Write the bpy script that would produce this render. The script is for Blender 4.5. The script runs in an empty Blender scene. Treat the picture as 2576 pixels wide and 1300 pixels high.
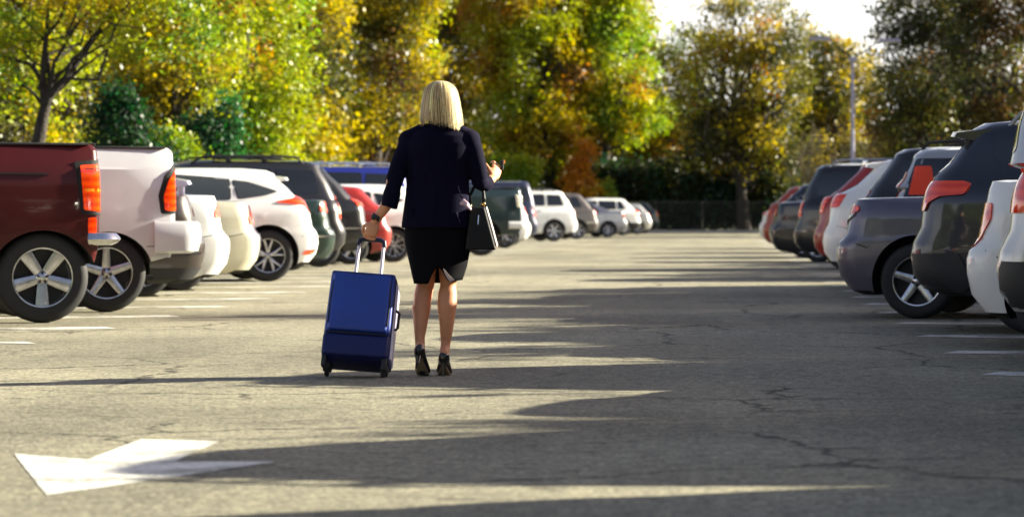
import bpy, bmesh, math, random
import numpy as np
from mathutils import Vector, Matrix, noise
from mathutils.bvhtree import BVHTree
from mathutils.geometry import delaunay_2d_cdt
R = math.radians
S = bpy.context.scene
C = S.collection
# ---------------------------------------------------------------- camera, sky, sun, exposure
F, H0, VX, VY = 7100.0, 0.88, 1790.0, 544.0      # focal length in photo units (photo 2576 x 1300), eye height, vanishing point
cd = bpy.data.cameras.new('camera'); cam = bpy.data.objects.new('camera', cd); C.objects.link(cam)
S.camera = cam
cam.location = (0, 0, H0); cam.rotation_euler = (R(90), 0, 0)
cd.sensor_width = 36; cd.lens = 36*F/2576
cd.shift_x = (1288-VX)/2576; cd.shift_y = -(650-VY)/2576
cd.clip_start = 0.1; cd.clip_end = 3000
cd.dof.use_dof = True; cd.dof.focus_distance = 17.5; cd.dof.aperture_fstop = 3.6
AZ, EL = R(70), R(20.5)                           # sun: to the right and a little ahead of the camera, low
w = bpy.data.worlds.new('World'); S.world = w; w.use_nodes = True
nt = w.node_tree; bg = nt.nodes['Background']
sky = nt.nodes.new('ShaderNodeTexSky'); sky.sky_type = 'NISHITA'; sky.sun_disc = False
sky.sun_elevation = EL; sky.sun_rotation = AZ; sky.dust_density = 1.6; sky.air_density = 0.9
tint = nt.nodes.new('ShaderNodeMix'); tint.data_type = 'RGBA'; tint.blend_type = 'MULTIPLY'; tint.inputs[0].default_value = 1; tint.inputs[7].default_value = (1.16, .95, .90, 1)   # warm tint multiplied into the sky colour, as a white balance
nt.links.new(sky.outputs[0], tint.inputs[6]); 
tcw = nt.nodes.new('ShaderNodeTexCoord'); sx = nt.nodes.new('ShaderNodeSeparateXYZ'); nt.links.new(tcw.outputs['Generated'], sx.inputs[0])      # bright low cloud bank round the horizon
cn = nt.nodes.new('ShaderNodeTexNoise'); cn.inputs['Scale'].default_value = 5; cn.inputs['Detail'].default_value = 5; nt.links.new(tcw.outputs['Generated'], cn.inputs['Vector'])
ad = nt.nodes.new('ShaderNodeMath'); ad.operation = 'MULTIPLY_ADD'; ad.inputs[1].default_value = -.14; nt.links.new(cn.outputs['Fac'], ad.inputs[0]); nt.links.new(sx.outputs[2], ad.inputs[2])
cm = nt.nodes.new('ShaderNodeMapRange'); cm.interpolation_type = 'SMOOTHSTEP'; cm.inputs['From Min'].default_value = .16; cm.inputs['From Max'].default_value = .04; nt.links.new(ad.outputs[0], cm.inputs['Value'])
cl = nt.nodes.new('ShaderNodeMix'); cl.data_type = 'RGBA'; cl.inputs[7].default_value = (8.2, 8.1, 7.8, 1); nt.links.new(cm.outputs[0], cl.inputs[0]); nt.links.new(tint.outputs[2], cl.inputs[6]); nt.links.new(cl.outputs[2], bg.inputs[0]); bg.inputs[1].default_value = 0.050
sd = bpy.data.lights.new('sun', 'SUN'); sun = bpy.data.objects.new('sun', sd); C.objects.link(sun)
sd.energy = 5.0; sd.angle = R(0.6); sd.color = (1.0, 0.93, 0.74)
sv = Vector((math.sin(AZ)*math.cos(EL), math.cos(AZ)*math.cos(EL), math.sin(EL)))
sun.rotation_euler = sv.to_track_quat('Z', 'Y').to_euler(); sun.location = (20, 10, 20)
S.view_settings.view_transform = 'Standard'; S.view_settings.look = 'None'
S.view_settings.exposure = 2.05; S.view_settings.gamma = 1
S.render.engine = 'CYCLES'
S.cycles.max_bounces = 6; S.cycles.transparent_max_bounces = 8
rng = np.random.RandomState(7); random.seed(7)

# ---------------------------------------------------------------- helpers
def gx(x, y):                                      # ground point seen at photo position
    Y = F*H0/(y-VY); return ((x-VX)/F*Y, Y)
def px(x, y, Y): return Vector(((x-VX)/F*Y, Y, H0+(VY-y)/F*Y))
def proj(p): return VX+F*p[0]/p[1], VY+F*(H0-p[2])/p[1]

def tag(o, label=None, cat=None, group=None, kind=None):
    if label: o['label'] = label
    if cat: o['category'] = cat
    if group: o['group'] = group
    if kind: o['kind'] = kind
    return o
def thing(name, label, cat, loc=(0,0,0), rz=0, group=None):
    o = bpy.data.objects.new(name, None); C.objects.link(o)
    o.location = loc; o.rotation_euler = (0, 0, rz); o.empty_display_size = .2
    return tag(o, label, cat, group)
def smooth(me, ang=35):
    me.polygons.foreach_set('use_smooth', [True]*len(me.polygons))
    try: me.set_sharp_from_angle(angle=R(ang))
    except Exception: pass
def link(name, me, parent=None, mats=()):
    o = bpy.data.objects.new(name, me); C.objects.link(o)
    for m in (mats if isinstance(mats, (list, tuple)) else [mats]): me.materials.append(m)
    if parent is not None: o.parent = parent
    return o
def fromdata(name, v, f, parent=None, mats=(), sm=35, mi=None):
    me = bpy.data.meshes.new(name); me.from_pydata([tuple(p) for p in v], [], f); me.update()
    if mi is not None: me.polygons.foreach_set('material_index', mi)
    if sm: smooth(me, sm)
    return link(name, me, parent, mats)
def frombm(name, bm, parent=None, mats=(), sm=35):
    me = bpy.data.meshes.new(name); bmesh.ops.recalc_face_normals(bm, faces=bm.faces)
    bm.to_mesh(me); bm.free()
    if sm: smooth(me, sm)
    return link(name, me, parent, mats)
def bake(o):
    dg = bpy.context.evaluated_depsgraph_get(); dg.update()
    me = bpy.data.meshes.new_from_object(o.evaluated_get(dg)); o.modifiers.clear(); o.data = me
    return o
def box(bm, c, s, bev=0, mat=0, rot=None, seg=2):
    r = bmesh.ops.create_cube(bm, size=1); vs = r['verts']
    for v in vs: v.co = Vector((v.co.x*s[0], v.co.y*s[1], v.co.z*s[2]))
    if bev:
        es = list({e for v in vs for e in v.link_edges})
        rb = bmesh.ops.bevel(bm, geom=es, offset=bev, segments=seg, affect='EDGES', profile=.6)
        vs = list({v for v in vs if v.is_valid} | set(rb['verts']))
    M = Matrix.Translation(c) @ (rot.to_4x4() if rot is not None else Matrix())
    bmesh.ops.transform(bm, matrix=M, verts=vs)
    for f in {f for v in vs for f in v.link_faces}: f.material_index = mat
    return vs
def tube(bm, pts, rad, n=10, mat=0, caps=True, flat=None):
    pts = [Vector(p) for p in pts]
    if not isinstance(rad, (list, tuple)): rad = [rad]*len(pts)
    rings = []; up = Vector((0.12, 0.2, 1)).normalized()
    for i, p in enumerate(pts):
        t = (pts[min(i+1, len(pts)-1)]-pts[max(i-1, 0)]).normalized()
        a = t.cross(up)
        if a.length < 1e-3: a = t.cross(Vector((1, 0, 0)))
        a.normalize(); b = t.cross(a).normalized()
        if i and a.dot(pa) < 0 and abs(a.dot(pa)) > .5: a = -a; b = -b
        pa = a
        r = rad[i]; ra, rb = (r if isinstance(r, (tuple, list)) else (r, r))
        rings.append([bm.verts.new(p+a*ra*math.cos(2*math.pi*k/n)+b*rb*math.sin(2*math.pi*k/n)) for k in range(n)])
    for i in range(len(rings)-1):
        for k in range(n):
            f = bm.faces.new((rings[i][k], rings[i][(k+1) % n], rings[i+1][(k+1) % n], rings[i+1][k])); f.material_index = mat
    if caps:
        f = bm.faces.new(rings[0][::-1]); f.material_index = mat
        f = bm.faces.new(rings[-1]); f.material_index = mat
def lathe(bm, prof, n=40, mat=0, c=(0, 0, 0), mats=None):   # profile (radius, y) turned about the y axis
    rings = []
    for r, y in prof:
        rings.append([bm.verts.new((c[0]+r*math.cos(2*math.pi*k/n), c[1]+y, c[2]+r*math.sin(2*math.pi*k/n))) for k in range(n)])
    for i in range(len(rings)-1):
        for k in range(n):
            f = bm.faces.new((rings[i][k], rings[i][(k+1) % n], rings[i+1][(k+1) % n], rings[i+1][k]))
            f.material_index = mats[i] if mats else mat
def ell(bm, c, r, rot=None, u=20, v=12, mat=0):
    rr = bmesh.ops.create_uvsphere(bm, u_segments=u, v_segments=v, radius=1)
    M = Matrix.Translation(c) @ (rot.to_4x4() if rot is not None else Matrix()) @ Matrix.Diagonal((r[0], r[1], r[2], 1))
    bmesh.ops.transform(bm, matrix=M, verts=rr['verts'])
    for f in {f for q in rr['verts'] for f in q.link_faces}: f.material_index = mat

# ---------------------------------------------------------------- materials
MATS = {}
def mat(name, col, rough=.5, metal=0, spec=.5, coat=0, trans=0, bump=None, var=None, emis=None, sheen=0):
    if name in MATS: return MATS[name]
    m = bpy.data.materials.new(name); m.use_nodes = True; n = m.node_tree.nodes; l = m.node_tree.links
    b = n['Principled BSDF']; b.inputs['Base Color'].default_value = (*col, 1)
    b.inputs['Roughness'].default_value = rough; b.inputs['Metallic'].default_value = metal
    b.inputs['Specular IOR Level'].default_value = spec
    b.inputs['Coat Weight'].default_value = coat; b.inputs['Coat Roughness'].default_value = .05
    if sheen: b.inputs['Sheen Weight'].default_value = sheen
    if trans: b.inputs['Transmission Weight'].default_value = trans
    if var:                                        # (scale, amount): uneven colour
        tc = n.new('ShaderNodeTexCoord'); ns = n.new('ShaderNodeTexNoise'); ns.inputs['Scale'].default_value = var[0]; ns.inputs['Detail'].default_value = 6
        hs = n.new('ShaderNodeHueSaturation'); hs.inputs['Color'].default_value = (*col, 1)
        mr = n.new('ShaderNodeMapRange'); mr.inputs['From Min'].default_value = .3; mr.inputs['From Max'].default_value = .7
        mr.inputs['To Min'].default_value = 1-var[1]; mr.inputs['To Max'].default_value = 1+var[1]
        l.new(tc.outputs['Object'], ns.inputs['Vector']); l.new(ns.outputs['Fac'], mr.inputs['Value']); l.new(mr.outputs[0], hs.inputs['Value']); l.new(hs.outputs[0], b.inputs['Base Color'])
    if bump:                                       # (scale, strength, distance)
        tc = n.new('ShaderNodeTexCoord'); ns = n.new('ShaderNodeTexNoise'); ns.inputs['Scale'].default_value = bump[0]; ns.inputs['Detail'].default_value = 4
        bp = n.new('ShaderNodeBump'); bp.inputs['Strength'].default_value = bump[1]; bp.inputs['Distance'].default_value = bump[2]
        l.new(tc.outputs['Object'], ns.inputs['Vector']); l.new(ns.outputs['Fac'], bp.inputs['Height']); l.new(bp.outputs[0], b.inputs['Normal'])
    MATS[name] = m
    return m
def paint(name, col, metal=0):
    m = mat('paint_'+name, col, .35, metal, .4, coat=.8, var=(3, .06), bump=(2.5, .05, .01))
    return m
BLACKP = mat('black_plastic', (.018, .018, .02), .55, bump=(60, .1, .002))
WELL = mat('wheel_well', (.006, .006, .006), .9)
GLASS = mat('tinted_glass', (.012, .014, .016), .04, 0, .6, coat=.5)
CLEAR = mat('window_glass', (.05, .058, .058), .03, 0, .7, coat=.6)
TYRE = mat('tyre_rubber', (.014, .014, .015), .75, bump=(40, .2, .003))
SILVER = mat('alloy', (.50, .50, .52), .25, .9, var=(12, .25))
DARKM = mat('dark_metal', (.02, .02, .022), .5, .6)
CHROME = mat('chrome', (.75, .75, .77), .12, 1)
def lens(name, col):
    m = mat(name, col, .12, 0, .6, coat=1.0)
    n = m.node_tree.nodes; l = m.node_tree.links; b = n['Principled BSDF']
    tc = n.new('ShaderNodeTexCoord'); wv = n.new('ShaderNodeTexWave'); wv.inputs['Scale'].default_value = 4.5; wv.bands_direction = 'Z'
    wv.inputs['Distortion'].default_value = 2.0
    mx = n.new('ShaderNodeMix'); mx.data_type = 'RGBA'; mx.inputs[6].default_value = (col[0]*.8, col[1]*.6, col[2]*.6, 1); mx.inputs[7].default_value = (min(1, col[0]*1.15), col[1]*1.35, col[2], 1)
    l.new(tc.outputs['Object'], wv.inputs['Vector']); l.new(wv.outputs['Fac'], mx.inputs[0]); l.new(mx.outputs[2], b.inputs['Base Color'])
    return m
REDL = lens('red_lens', (.95, .055, .003)); AMBER = lens('amber_lens', (.9, .28, .02)); WHITEL = lens('clear_lens', (.75, .72, .68))
SEAM = mat('seam_gap', (.004, .004, .004), .8)

# ---------------------------------------------------------------- ground
def asphalt():
    m = bpy.data.materials.new('asphalt'); m.use_nodes = True; n = m.node_tree.nodes; l = m.node_tree.links; b = n['Principled BSDF']
    tc = n.new('ShaderNodeTexCoord')
    def noi(sc, det, rough=.6, vec=None):
        x = n.new('ShaderNodeTexNoise'); x.inputs['Scale'].default_value = sc; x.inputs['Detail'].default_value = det; x.inputs['Roughness'].default_value = rough
        l.new(vec or tc.outputs['Object'], x.inputs['Vector']); return x
    def ramp(src, pts):
        r = n.new('ShaderNodeValToRGB'); e = r.color_ramp.elements
        e[0].position, e[0].color = pts[0][0], (*pts[0][1], 1); e[1].position, e[1].color = pts[1][0], (*pts[1][1], 1)
        for p, c in pts[2:]:
            q = e.new(p); q.color = (*c, 1)
        l.new(src, r.inputs[0]); return r
    def mul(a, bb, fac=1, mode='MULTIPLY'):
        x = n.new('ShaderNodeMix'); x.data_type = 'RGBA'; x.blend_type = mode; x.inputs[0].default_value = fac
        l.new(a, x.inputs[6]); l.new(bb, x.inputs[7]); return x.outputs[2]
    big = ramp(noi(.18, 5).outputs['Fac'], [(.36, (.175, .165, .125)), (.60, (.310, .292, .218))])
    ag = ramp(noi(42, 3, .75).outputs['Fac'], [(.36, (.42, .42, .42)), (.50, (1.0, 1.0, .98)), (.66, (1.6, 1.56, 1.45))])
    ag2 = ramp(noi(11, 4, .75).outputs['Fac'], [(.34, (.62, .62, .63)), (.62, (1.22, 1.21, 1.17))])
    # wear streaks that run along the aisle
    mp = n.new('ShaderNodeMapping'); mp.inputs['Scale'].default_value = (1.4, .12, 1); l.new(tc.outputs['Object'], mp.inputs[0])
    st = ramp(noi(1.0, 4, .6, mp.outputs[0]).outputs['Fac'], [(.35, (.86, .86, .87)), (.6, (1.06, 1.06, 1.05))])
    c = mul(mul(mul(big.outputs[0], ag.outputs[0]), ag2.outputs[0]), st.outputs[0])
    # cracks
    dn = noi(1.6, 5, .7); ad = n.new('ShaderNodeMix'); ad.data_type = 'VECTOR'; ad.inputs[0].default_value = .35
    l.new(tc.outputs['Object'], ad.inputs[4]); l.new(dn.outputs['Color'], ad.inputs[5])
    vo = n.new('ShaderNodeTexVoronoi'); vo.feature = 'DISTANCE_TO_EDGE'; vo.inputs['Scale'].default_value = .75; l.new(ad.outputs[1], vo.inputs['Vector'])
    cr = ramp(vo.outputs['Distance'], [(.0, (.2, .2, .2)), (.005, (.35, .35, .35)), (.013, (1, 1, 1))])
    msk = ramp(noi(.35, 3).outputs['Fac'], [(.44, (0, 0, 0)), (.52, (1, 1, 1))])
    x = n.new('ShaderNodeMix'); x.data_type = 'RGBA'; x.blend_type = 'MULTIPLY'; l.new(msk.outputs[0], x.inputs[0]); l.new(c, x.inputs[6]); l.new(cr.outputs[0], x.inputs[7])
    # oil spots
    sp = ramp(noi(3.2, 2).outputs['Fac'], [(.30, (.45, .45, .45)), (.36, (1, 1, 1))])
    c2 = mul(x.outputs[2], sp.outputs[0], .7)
    l.new(c2, b.inputs['Base Color']); b.inputs['Roughness'].default_value = .86; b.inputs['Specular IOR Level'].default_value = .25
    bp = n.new('ShaderNodeBump'); bp.inputs['Strength'].default_value = .8; bp.inputs['Distance'].default_value = .012
    l.new(noi(34, 4, .8).outputs['Fac'], bp.inputs['Height']); l.new(bp.outputs[0], b.inputs['Normal'])
    return m
def sheet(name, pts, z, m, kind='structure'):
    o = fromdata(name, [(x, y, z) for x, y in pts], [list(range(len(pts)))], None, m, 0)
    if kind: tag(o, kind=kind)
    return o
GRASS = mat('grass_soil', (.06, .065, .02), .9, bump=(8, .8, .05), var=(2.5, .45))
sheet('ground', [(-900, -60), (900, -60), (900, 1500), (-900, 1500)], -.02, GRASS)
ASP = asphalt()
sheet('parking_lot_surface', [(-10.6, -12), (7.6, -12), (7.6, 151.5), (-10.6, 151.5)], 0, ASP)
KERB = mat('kerb_concrete', (.33, .32, .28), .85, bump=(30, .3, .004), var=(4, .15))
bm = bmesh.new()
box(bm, (-10.67, 70, .04), (.15, 164, .2), .015); box(bm, (7.67, 70, .04), (.15, 164, .2), .015); box(bm, (-1.5, 151.6, .04), (18.4, .15, .2), .015)
tag(frombm('kerb', bm, None, KERB), kind='structure')

def roadpaint():
    m = mat('road_paint', (.78, .78, .74), .6, bump=(60, .5, .003))
    n = m.node_tree.nodes; l = m.node_tree.links; b = n['Principled BSDF']
    tc = n.new('ShaderNodeTexCoord'); no = n.new('ShaderNodeTexNoise'); no.inputs['Scale'].default_value = 26; no.inputs['Detail'].default_value = 5; no.inputs['Roughness'].default_value = .75
    n2 = n.new('ShaderNodeTexNoise'); n2.inputs['Scale'].default_value = 3; n2.inputs['Detail'].default_value = 5
    ma = n.new('ShaderNodeMath'); ma.operation = 'MULTIPLY'; l.new(tc.outputs['Object'], no.inputs[0]); l.new(tc.outputs['Object'], n2.inputs[0])
    l.new(no.outputs['Fac'], ma.inputs[0]); l.new(n2.outputs['Fac'], ma.inputs[1])
    r = n.new('ShaderNodeValToRGB'); e = r.color_ramp.elements; e[0].position = .17; e[0].color = (.24, .23, .18, 1); e[1].position = .31; e[1].color = (.78, .77, .70, 1); q_ = e.new(.21); q_.color = (.46, .45, .39, 1)
    l.new(ma.outputs[0], r.inputs[0]); l.new(r.outputs[0], b.inputs['Base Color'])
    return m
RP = roadpaint()
YL, YR = R(20), R(15)                               # how far the bays lean from square on each side
def bay_line(side, X, Y, L=5.2):
    a = YL if side < 0 else YR
    d = Vector((side*math.cos(a), -math.sin(a), 0)); nrm = Vector((-d.y, d.x, 0))*(1 if side > 0 else -1)
    o = Vector((X, Y, .003)); W, G = .075, .23
    bm = bmesh.new()
    def quad(p0, p1, w0):
        t = (p1-p0).normalized(); q = Vector((-t.y, t.x, 0))*w0
        bm.faces.new([bm.verts.new(p) for p in (p0-q, p1-q, p1+q, p0+q)])
    quad(o+nrm*G*.5+d*.44, o+nrm*G*.5+d*L, W); quad(o-nrm*G*.5+d*.44, o-nrm*G*.5+d*L, W)
    pts = [o+nrm*(G*.5-W)+d*0.44, o+nrm*(G*.5+W)+d*.44, o+nrm*(G*.5)+d*.08, o+d*0, o-nrm*(G*.5)+d*.08, o-nrm*(G*.5+W)+d*.44, o-nrm*(G*.5-W)+d*.44]
    pts = [o+nrm*(G*.5+W)+d*.44, o+nrm*(G*.5+W*.8)+d*.05, o-nrm*(G*.5+W*.8)+d*.0, o-nrm*(G*.5+W)+d*.44]
    bm.faces.new([bm.verts.new(p) for p in pts])
    o2 = frombm('bay_marking', bm, None, RP, 0)
    return tag(o2, kind='structure')
for k in range(38):
    bay_line(-1, -4.72, 11.8+2.62*k*1.0)
for k in range(40):
    bay_line(1, 1.53, 8.3+2.5*k)
arrow = [(35, 1141), (221, 1156), (354, 1105), (551, 1110), (438, 1161), (695, 1161), (434, 1200), (117, 1245)]
o = sheet('arrow_marking', [gx(x, y) for x, y in arrow], .002, RP)
o.name = 'arrow_marking'

# ---------------------------------------------------------------- cars
def half_ring(ur, uf, w, rr, rf, z, L, bul=.05, ns=22):
    """half plan outline from rear centre to front centre at v>0; z = value or function of (u,v)"""
    P = []; nr, nc = 6, 6
    dv = min(w*.42, rr*.95); dvf = min(w*.5, rf*1.0)
    for i in range(nr):
        v = (w-dv)*i/nr; P.append((ur+bul*(v/max(w, .01))**2, v))
    ub = bul*((w-dv)/max(w, .01))**2
    for i in range(nc):
        t = i/nc*math.pi/2; P.append((ur+ub+(rr-ub)*(1-math.cos(t)), w-dv+dv*math.sin(t)))
    a, b = ur+rr, uf-rf
    for i in range(ns+1):
        P.append((a+(b-a)*i/ns, w))
    for i in range(1, nc+1):
        t = i/nc*math.pi/2; P.append((b+rf*math.sin(t), w-dvf+dvf*math.cos(t)))
    for i in range(1, nr+1):
        v = (w-dvf)*(1-i/nr); P.append((uf+.06*(1-v/max(w-dvf, .01)), v))
    out = []
    for u, v in P:
        t = (u-L/2)/(L/2); v2 = v*(1-.05*t**4)
        zz = z(u) if callable(z) else z
        out.append((u, v2, zz))
    return out
def lerp(pts):
    def f(u):
        if u <= pts[0][0]: return pts[0][1]
        for (a, x), (b, y) in zip(pts, pts[1:]):
            if u <= b:
                t = (u-a)/(b-a); t = t*t*(3-2*t); return x+(y-x)*t
        return pts[-1][1]
    return f
def rings_for(kind, p):
    L, H, W = p['L'], p['H'], p['W']/2
    r = []
    A = lambda z, ur, uf, w, rr=.30, rf=.5: r.append((z, ur, uf, w, rr, rf))
    if kind == 'sedan':
        k = H/1.45; dk = p.get('deck', 1.06)
        A(.20, .22, L-.25, W-.10); A(.24, .12, L-.12, W-.05); A(.36, .03, L-.03, W-.015); A(.50, 0, L, W-.005); A(.60, .0, L, W); A(.65, .015, L, W); A(.68, .05, L, W)
        A(lerp([(0, .73), (L, .70)]), .085, L-.03, W-.012); A(lerp([(0, .85), (L, .77)]), .11, L-.08, W+.004)
        A(lerp([(0, dk-.07), (L*.6, .92), (L, .82)]), .15, L-.16, W-.02); A(lerp([(0, dk-.01), (L*.35, .98), (L*.7, .95), (L, .86)]), .17, L-.24, W-.06, .25)
        A(lerp([(0, dk), (L*.4, 1.0), (L*.75, .99), (L, .89)]), .24, L-.34, W-.10, .25)
        A(lerp([(.5, dk+.015), (L*.4, 1.01), (L-1.2, 1.01)]), .78, L-1.20, W-.13, .25, .3)
        A(k*1.20, 1.08, L-1.62, W-.18, .25, .3); A(k*1.33, 1.38, L-1.98, W-.24, .3, .3); A(k*1.40, 1.66, L-2.22, W-.30, .35, .35)
        A(k*1.435, 1.92, L-2.42, W-.42, .4, .4); A(k*1.45, 2.15, L-2.6, .22, .3, .3); A(k*1.452, 2.3, L-2.7, .02, .1, .1)
        uw = [[(1.30, 1.06), (1.78, 1.04), (1.78, 1.355*k), (1.62, 1.33*k)], [(1.84, 1.04), (2.52, 1.03), (2.50, 1.375*k), (1.84, 1.365*k)], [(2.59, 1.03), (L-1.38, 1.03), (L-1.85, 1.22*k), (L-2.18, 1.36*k), (2.57, 1.375*k)]]
    elif kind == 'hatch':
        k = H/1.48; s = p.get('slope', 1.0)
        A(.20, .28, L-.25, W-.10); A(.26, .12, L-.12, W-.05); A(.38, .03, L-.03, W-.015); A(.52, 0, L, W-.005); A(.62, .01, L, W); A(.67, .03, L, W)
        A(.74, .085, L-.02, W-.014); A(lerp([(0, .90), (L, .77)]), .12, L-.08, W+.004); A(lerp([(0, 1.0), (L*.6, .94), (L, .82)]), .16, L-.16, W-.02)
        A(lerp([(0, 1.06*k), (L*.5, .98), (L*.75, .96), (L, .87)]), .20, L-.24, W-.06, .3); A(lerp([(0, 1.09*k), (L*.5, 1.01), (L*.72, .99), (L, .89)]), .24, L-.34, W-.08, .3)
        A(lerp([(0, 1.12*k), (L*.5, 1.03), (L*.7, 1.01)]), .27*s, L-1.05, W-.10, .3, .3)
        A(k*1.22, .36*s, L-1.45, W-.15, .3, .3); A(k*1.33, .47*s, L-1.82, W-.20, .3, .3); A(k*1.40, .50*s, L-2.05, W-.26, .3, .35)
        A(k*1.445, .58*s, L-2.25, W-.34, .3, .4); A(k*1.475, .95, L-2.45, .3, .3, .3); A(k*1.48, 1.3, L-2.6, .02, .1, .1)
        uw = [[(.62, 1.17*k), (.80, 1.12*k), (1.15, 1.07*k), (1.22, 1.31*k), (1.0, 1.285*k)], [(1.27, 1.065*k), (2.0, 1.055*k), (2.0, 1.375*k), (1.27, 1.325*k)], [(2.07, 1.05*k), (L-1.3, 1.04*k), (L-1.75, 1.24*k), (L-2.05, 1.36*k), (2.07, 1.38*k)]]
    elif kind == 'suv':
        k = H/1.75; s = p.get('slope', 1.0); g = p.get('clear', .30)
        A(g-.02, .26, L-.3, W-.10); A(g+.03, .10, L-.15, W-.05); A(g+.14, .02, L-.03, W-.015); A(g+.28, 0, L, W-.005); A(g+.38, .02, L, W)
        A(.80, .08, L-.02, W-.014); A(lerp([(0, .97), (L, .9)]), .10, L-.05, W+.004); A(lerp([(0, 1.06), (L, .98)]), .12, L-.10, W-.02)
        A(lerp([(0, 1.12), (L*.6, 1.08), (L, 1.02)]), .15, L-.18, W-.05, .28); A(lerp([(0, 1.15), (L*.6, 1.12), (L, 1.06)]), .17, L-.28, W-.075, .28)
        A(lerp([(0, 1.18), (L*.7, 1.16)]), .20*s, L-1.15, W-.095, .28, .3)
        A(k*1.38, .33*s, L-1.55, W-.14, .28, .3); A(k*1.55, .46*s, L-1.88, W-.19, .28, .3); A(k*1.66, .52*s, L-2.1, W-.24, .28, .35)
        A(k*1.715, .62*s, L-2.28, W-.31, .3, .4); A(k*1.745, .9*s, L-2.45, .35, .3, .3); A(k*1.75, 1.3, L-2.6, .02, .1, .1)
        uw = [[(.50*s+.1, 1.22*k), (1.18, 1.21*k), (1.18, 1.60*k), (.66*s+.06, 1.58*k)], [(1.26, 1.21*k), (2.08, 1.20*k), (2.08, 1.62*k), (1.26, 1.61*k)], [(2.16, 1.20*k), (L-1.35, 1.19*k), (L-1.8, 1.46*k), (L-2.05, 1.60*k), (2.16, 1.62*k)]]
    else:  # pickup
        bt = p.get('bed', 1.47); k = H/1.9
        A(.46, .30, L-.3, W-.07, .08); A(.50, .16, L-.12, W-.03, .08); A(.62, .13, L-.02, W-.01, .08); A(.80, .12, L, W, .09)
        A(1.0, .12, L, W, .09); A(1.12, .12, L-.03, W-.005, .09); A(lerp([(0, bt-.20), (2.2, bt-.2), (3.6, 1.18), (L, 1.08)]), .125, L-.06, W-.015, .09)
        A(lerp([(0, bt-.17), (2.2, bt-.17), (3.6, 1.2), (L, 1.11)]), .13, L-.10, W-.035, .09)
        A(lerp([(0, bt-.05), (2.2, bt-.05), (3.6, 1.23), (L, 1.14)]), .135, L-.16, W-.06, .09); A(lerp([(0, bt), (2.2, bt), (3.6, 1.25), (L, 1.16)]), .165, L-.25, W-.10, .09)
        A(lerp([(0, bt-.005), (2.1, bt-.005), (L-1.5, 1.28)]), 2.08, L-1.45, W-.12, .1, .3)
        A(k*1.62, 2.16, L-1.8, W-.20, .12, .3); A(k*1.80, 2.25, L-2.1, W-.27, .16, .3); A(k*1.87, 2.34, L-2.25, W-.34, .2, .35); A(k*1.895, 2.5, L-2.4, .35, .2, .3); A(k*1.9, 2.7, L-2.5, .02, .1, .1)
        uw = [[(2.28, 1.50), (2.85, 1.50), (2.85, 1.77*k), (2.38, 1.76*k)], [(2.93, 1.50), (L-1.8, 1.42), (L-2.15, 1.74*k), (2.93, 1.78*k)]]
    return r, uw

def wheel_meshes(r, style):
    key = ('wheel', round(r, 3), style)
    if key in MESH: return MESH[key]
    bm = bmesh.new(); tw = .11; ri = r*(.66 if style[0] != 'steel' else .6)
    # tyre, outer side is +y
    lathe(bm, [(ri*.9, -tw+.02), (ri, -tw), (r*.93, -tw+.005), (r*.985, -tw+.03), (r, -tw+.05), (r*1.0, tw-.05), (r*.985, tw-.03), (r*.93, tw-.005), (r*.84, tw+.004), (ri*1.03, tw-.004), (ri, tw-.02), (ri*.95, tw-.03)], 48)
    me = bpy.data.meshes.new('wheel'); bmesh.ops.recalc_face_normals(bm, faces=bm.faces)
    # tread blocks as grooves
    bm.to_mesh(me); bm.free(); smooth(me, 40); me.materials.append(TYRE)
    bm = bmesh.new(); n = style[1]
    lathe(bm, [(ri*1.01, tw-.018), (ri*1.0, tw-.004), (ri*.955, tw-.006), (ri*.93, tw-.03), (ri*.90, .0), (ri*.90, -tw+.04)], 48, mats=[0, 0, 0, 0, 1])
    lathe(bm, [(ri*.90, tw-.085), (ri*.3, tw-.10), (.001, tw-.10)], 32, mat=1)      # dark drum behind the spokes
    lathe(bm, [(.001, tw-.012), (ri*.12, tw-.014), (ri*.2, tw-.025), (ri*.26, tw-.05), (ri*.26, tw-.095)], 24, mat=0)
    hw, tw2 = style[2]*ri, style[3]*ri
    for k in range(n):
        a0 = 2*math.pi*k/n+style[4]
        for off in ((-1, 1) if style[0] == 'double' else (0,)):
            ia = a0+off*.10; oa = a0+off*(math.pi/n*.42)
            pts = []
            for (rad, hwid, y) in ((ri*.20, hw, tw-.03), (ri*.5, (hw+tw2)/2, tw-.022), (ri*.94, tw2, tw-.012)):
                ang = ia+(oa-ia)*(rad-ri*.2)/(ri*.74)
                d = Vector((math.cos(ang), 0, math.sin(ang))); t = Vector((-math.sin(ang), 0, math.cos(ang)))
                for s, yy in ((-1, y-.03), (-1, y-.004), (-.45, y+.003), (.45, y+.003), (1, y-.004), (1, y-.03)):
                    pts.append(bm.verts.new(d*rad+t*hwid*s+Vector((0, yy, 0))))
            for i in range(2):
                for j in range(5):
                    bm.faces.new((pts[i*6+j], pts[i*6+j+1], pts[i*6+6+j+1], pts[i*6+6+j]))
    if style[0] != 'double' or True:
        for k in range(5):                                                            # wheel nuts
            a = 2*math.pi*(k+.5)/5+style[4]; ell(bm, (ri*.15*math.cos(a), tw-.012, ri*.15*math.sin(a)), (.011, .008, .011), None, 8, 5, mat=1)
    m2 = bpy.data.meshes.new('rim'); bmesh.ops.recalc_face_normals(bm, faces=bm.faces); bm.to_mesh(m2); bm.free(); smooth(m2, 40)
    m2.materials.append(SILVER); m2.materials.append(DARKM)
    MESH[key] = (me, m2); return MESH[key]
MESH = {}
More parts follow.
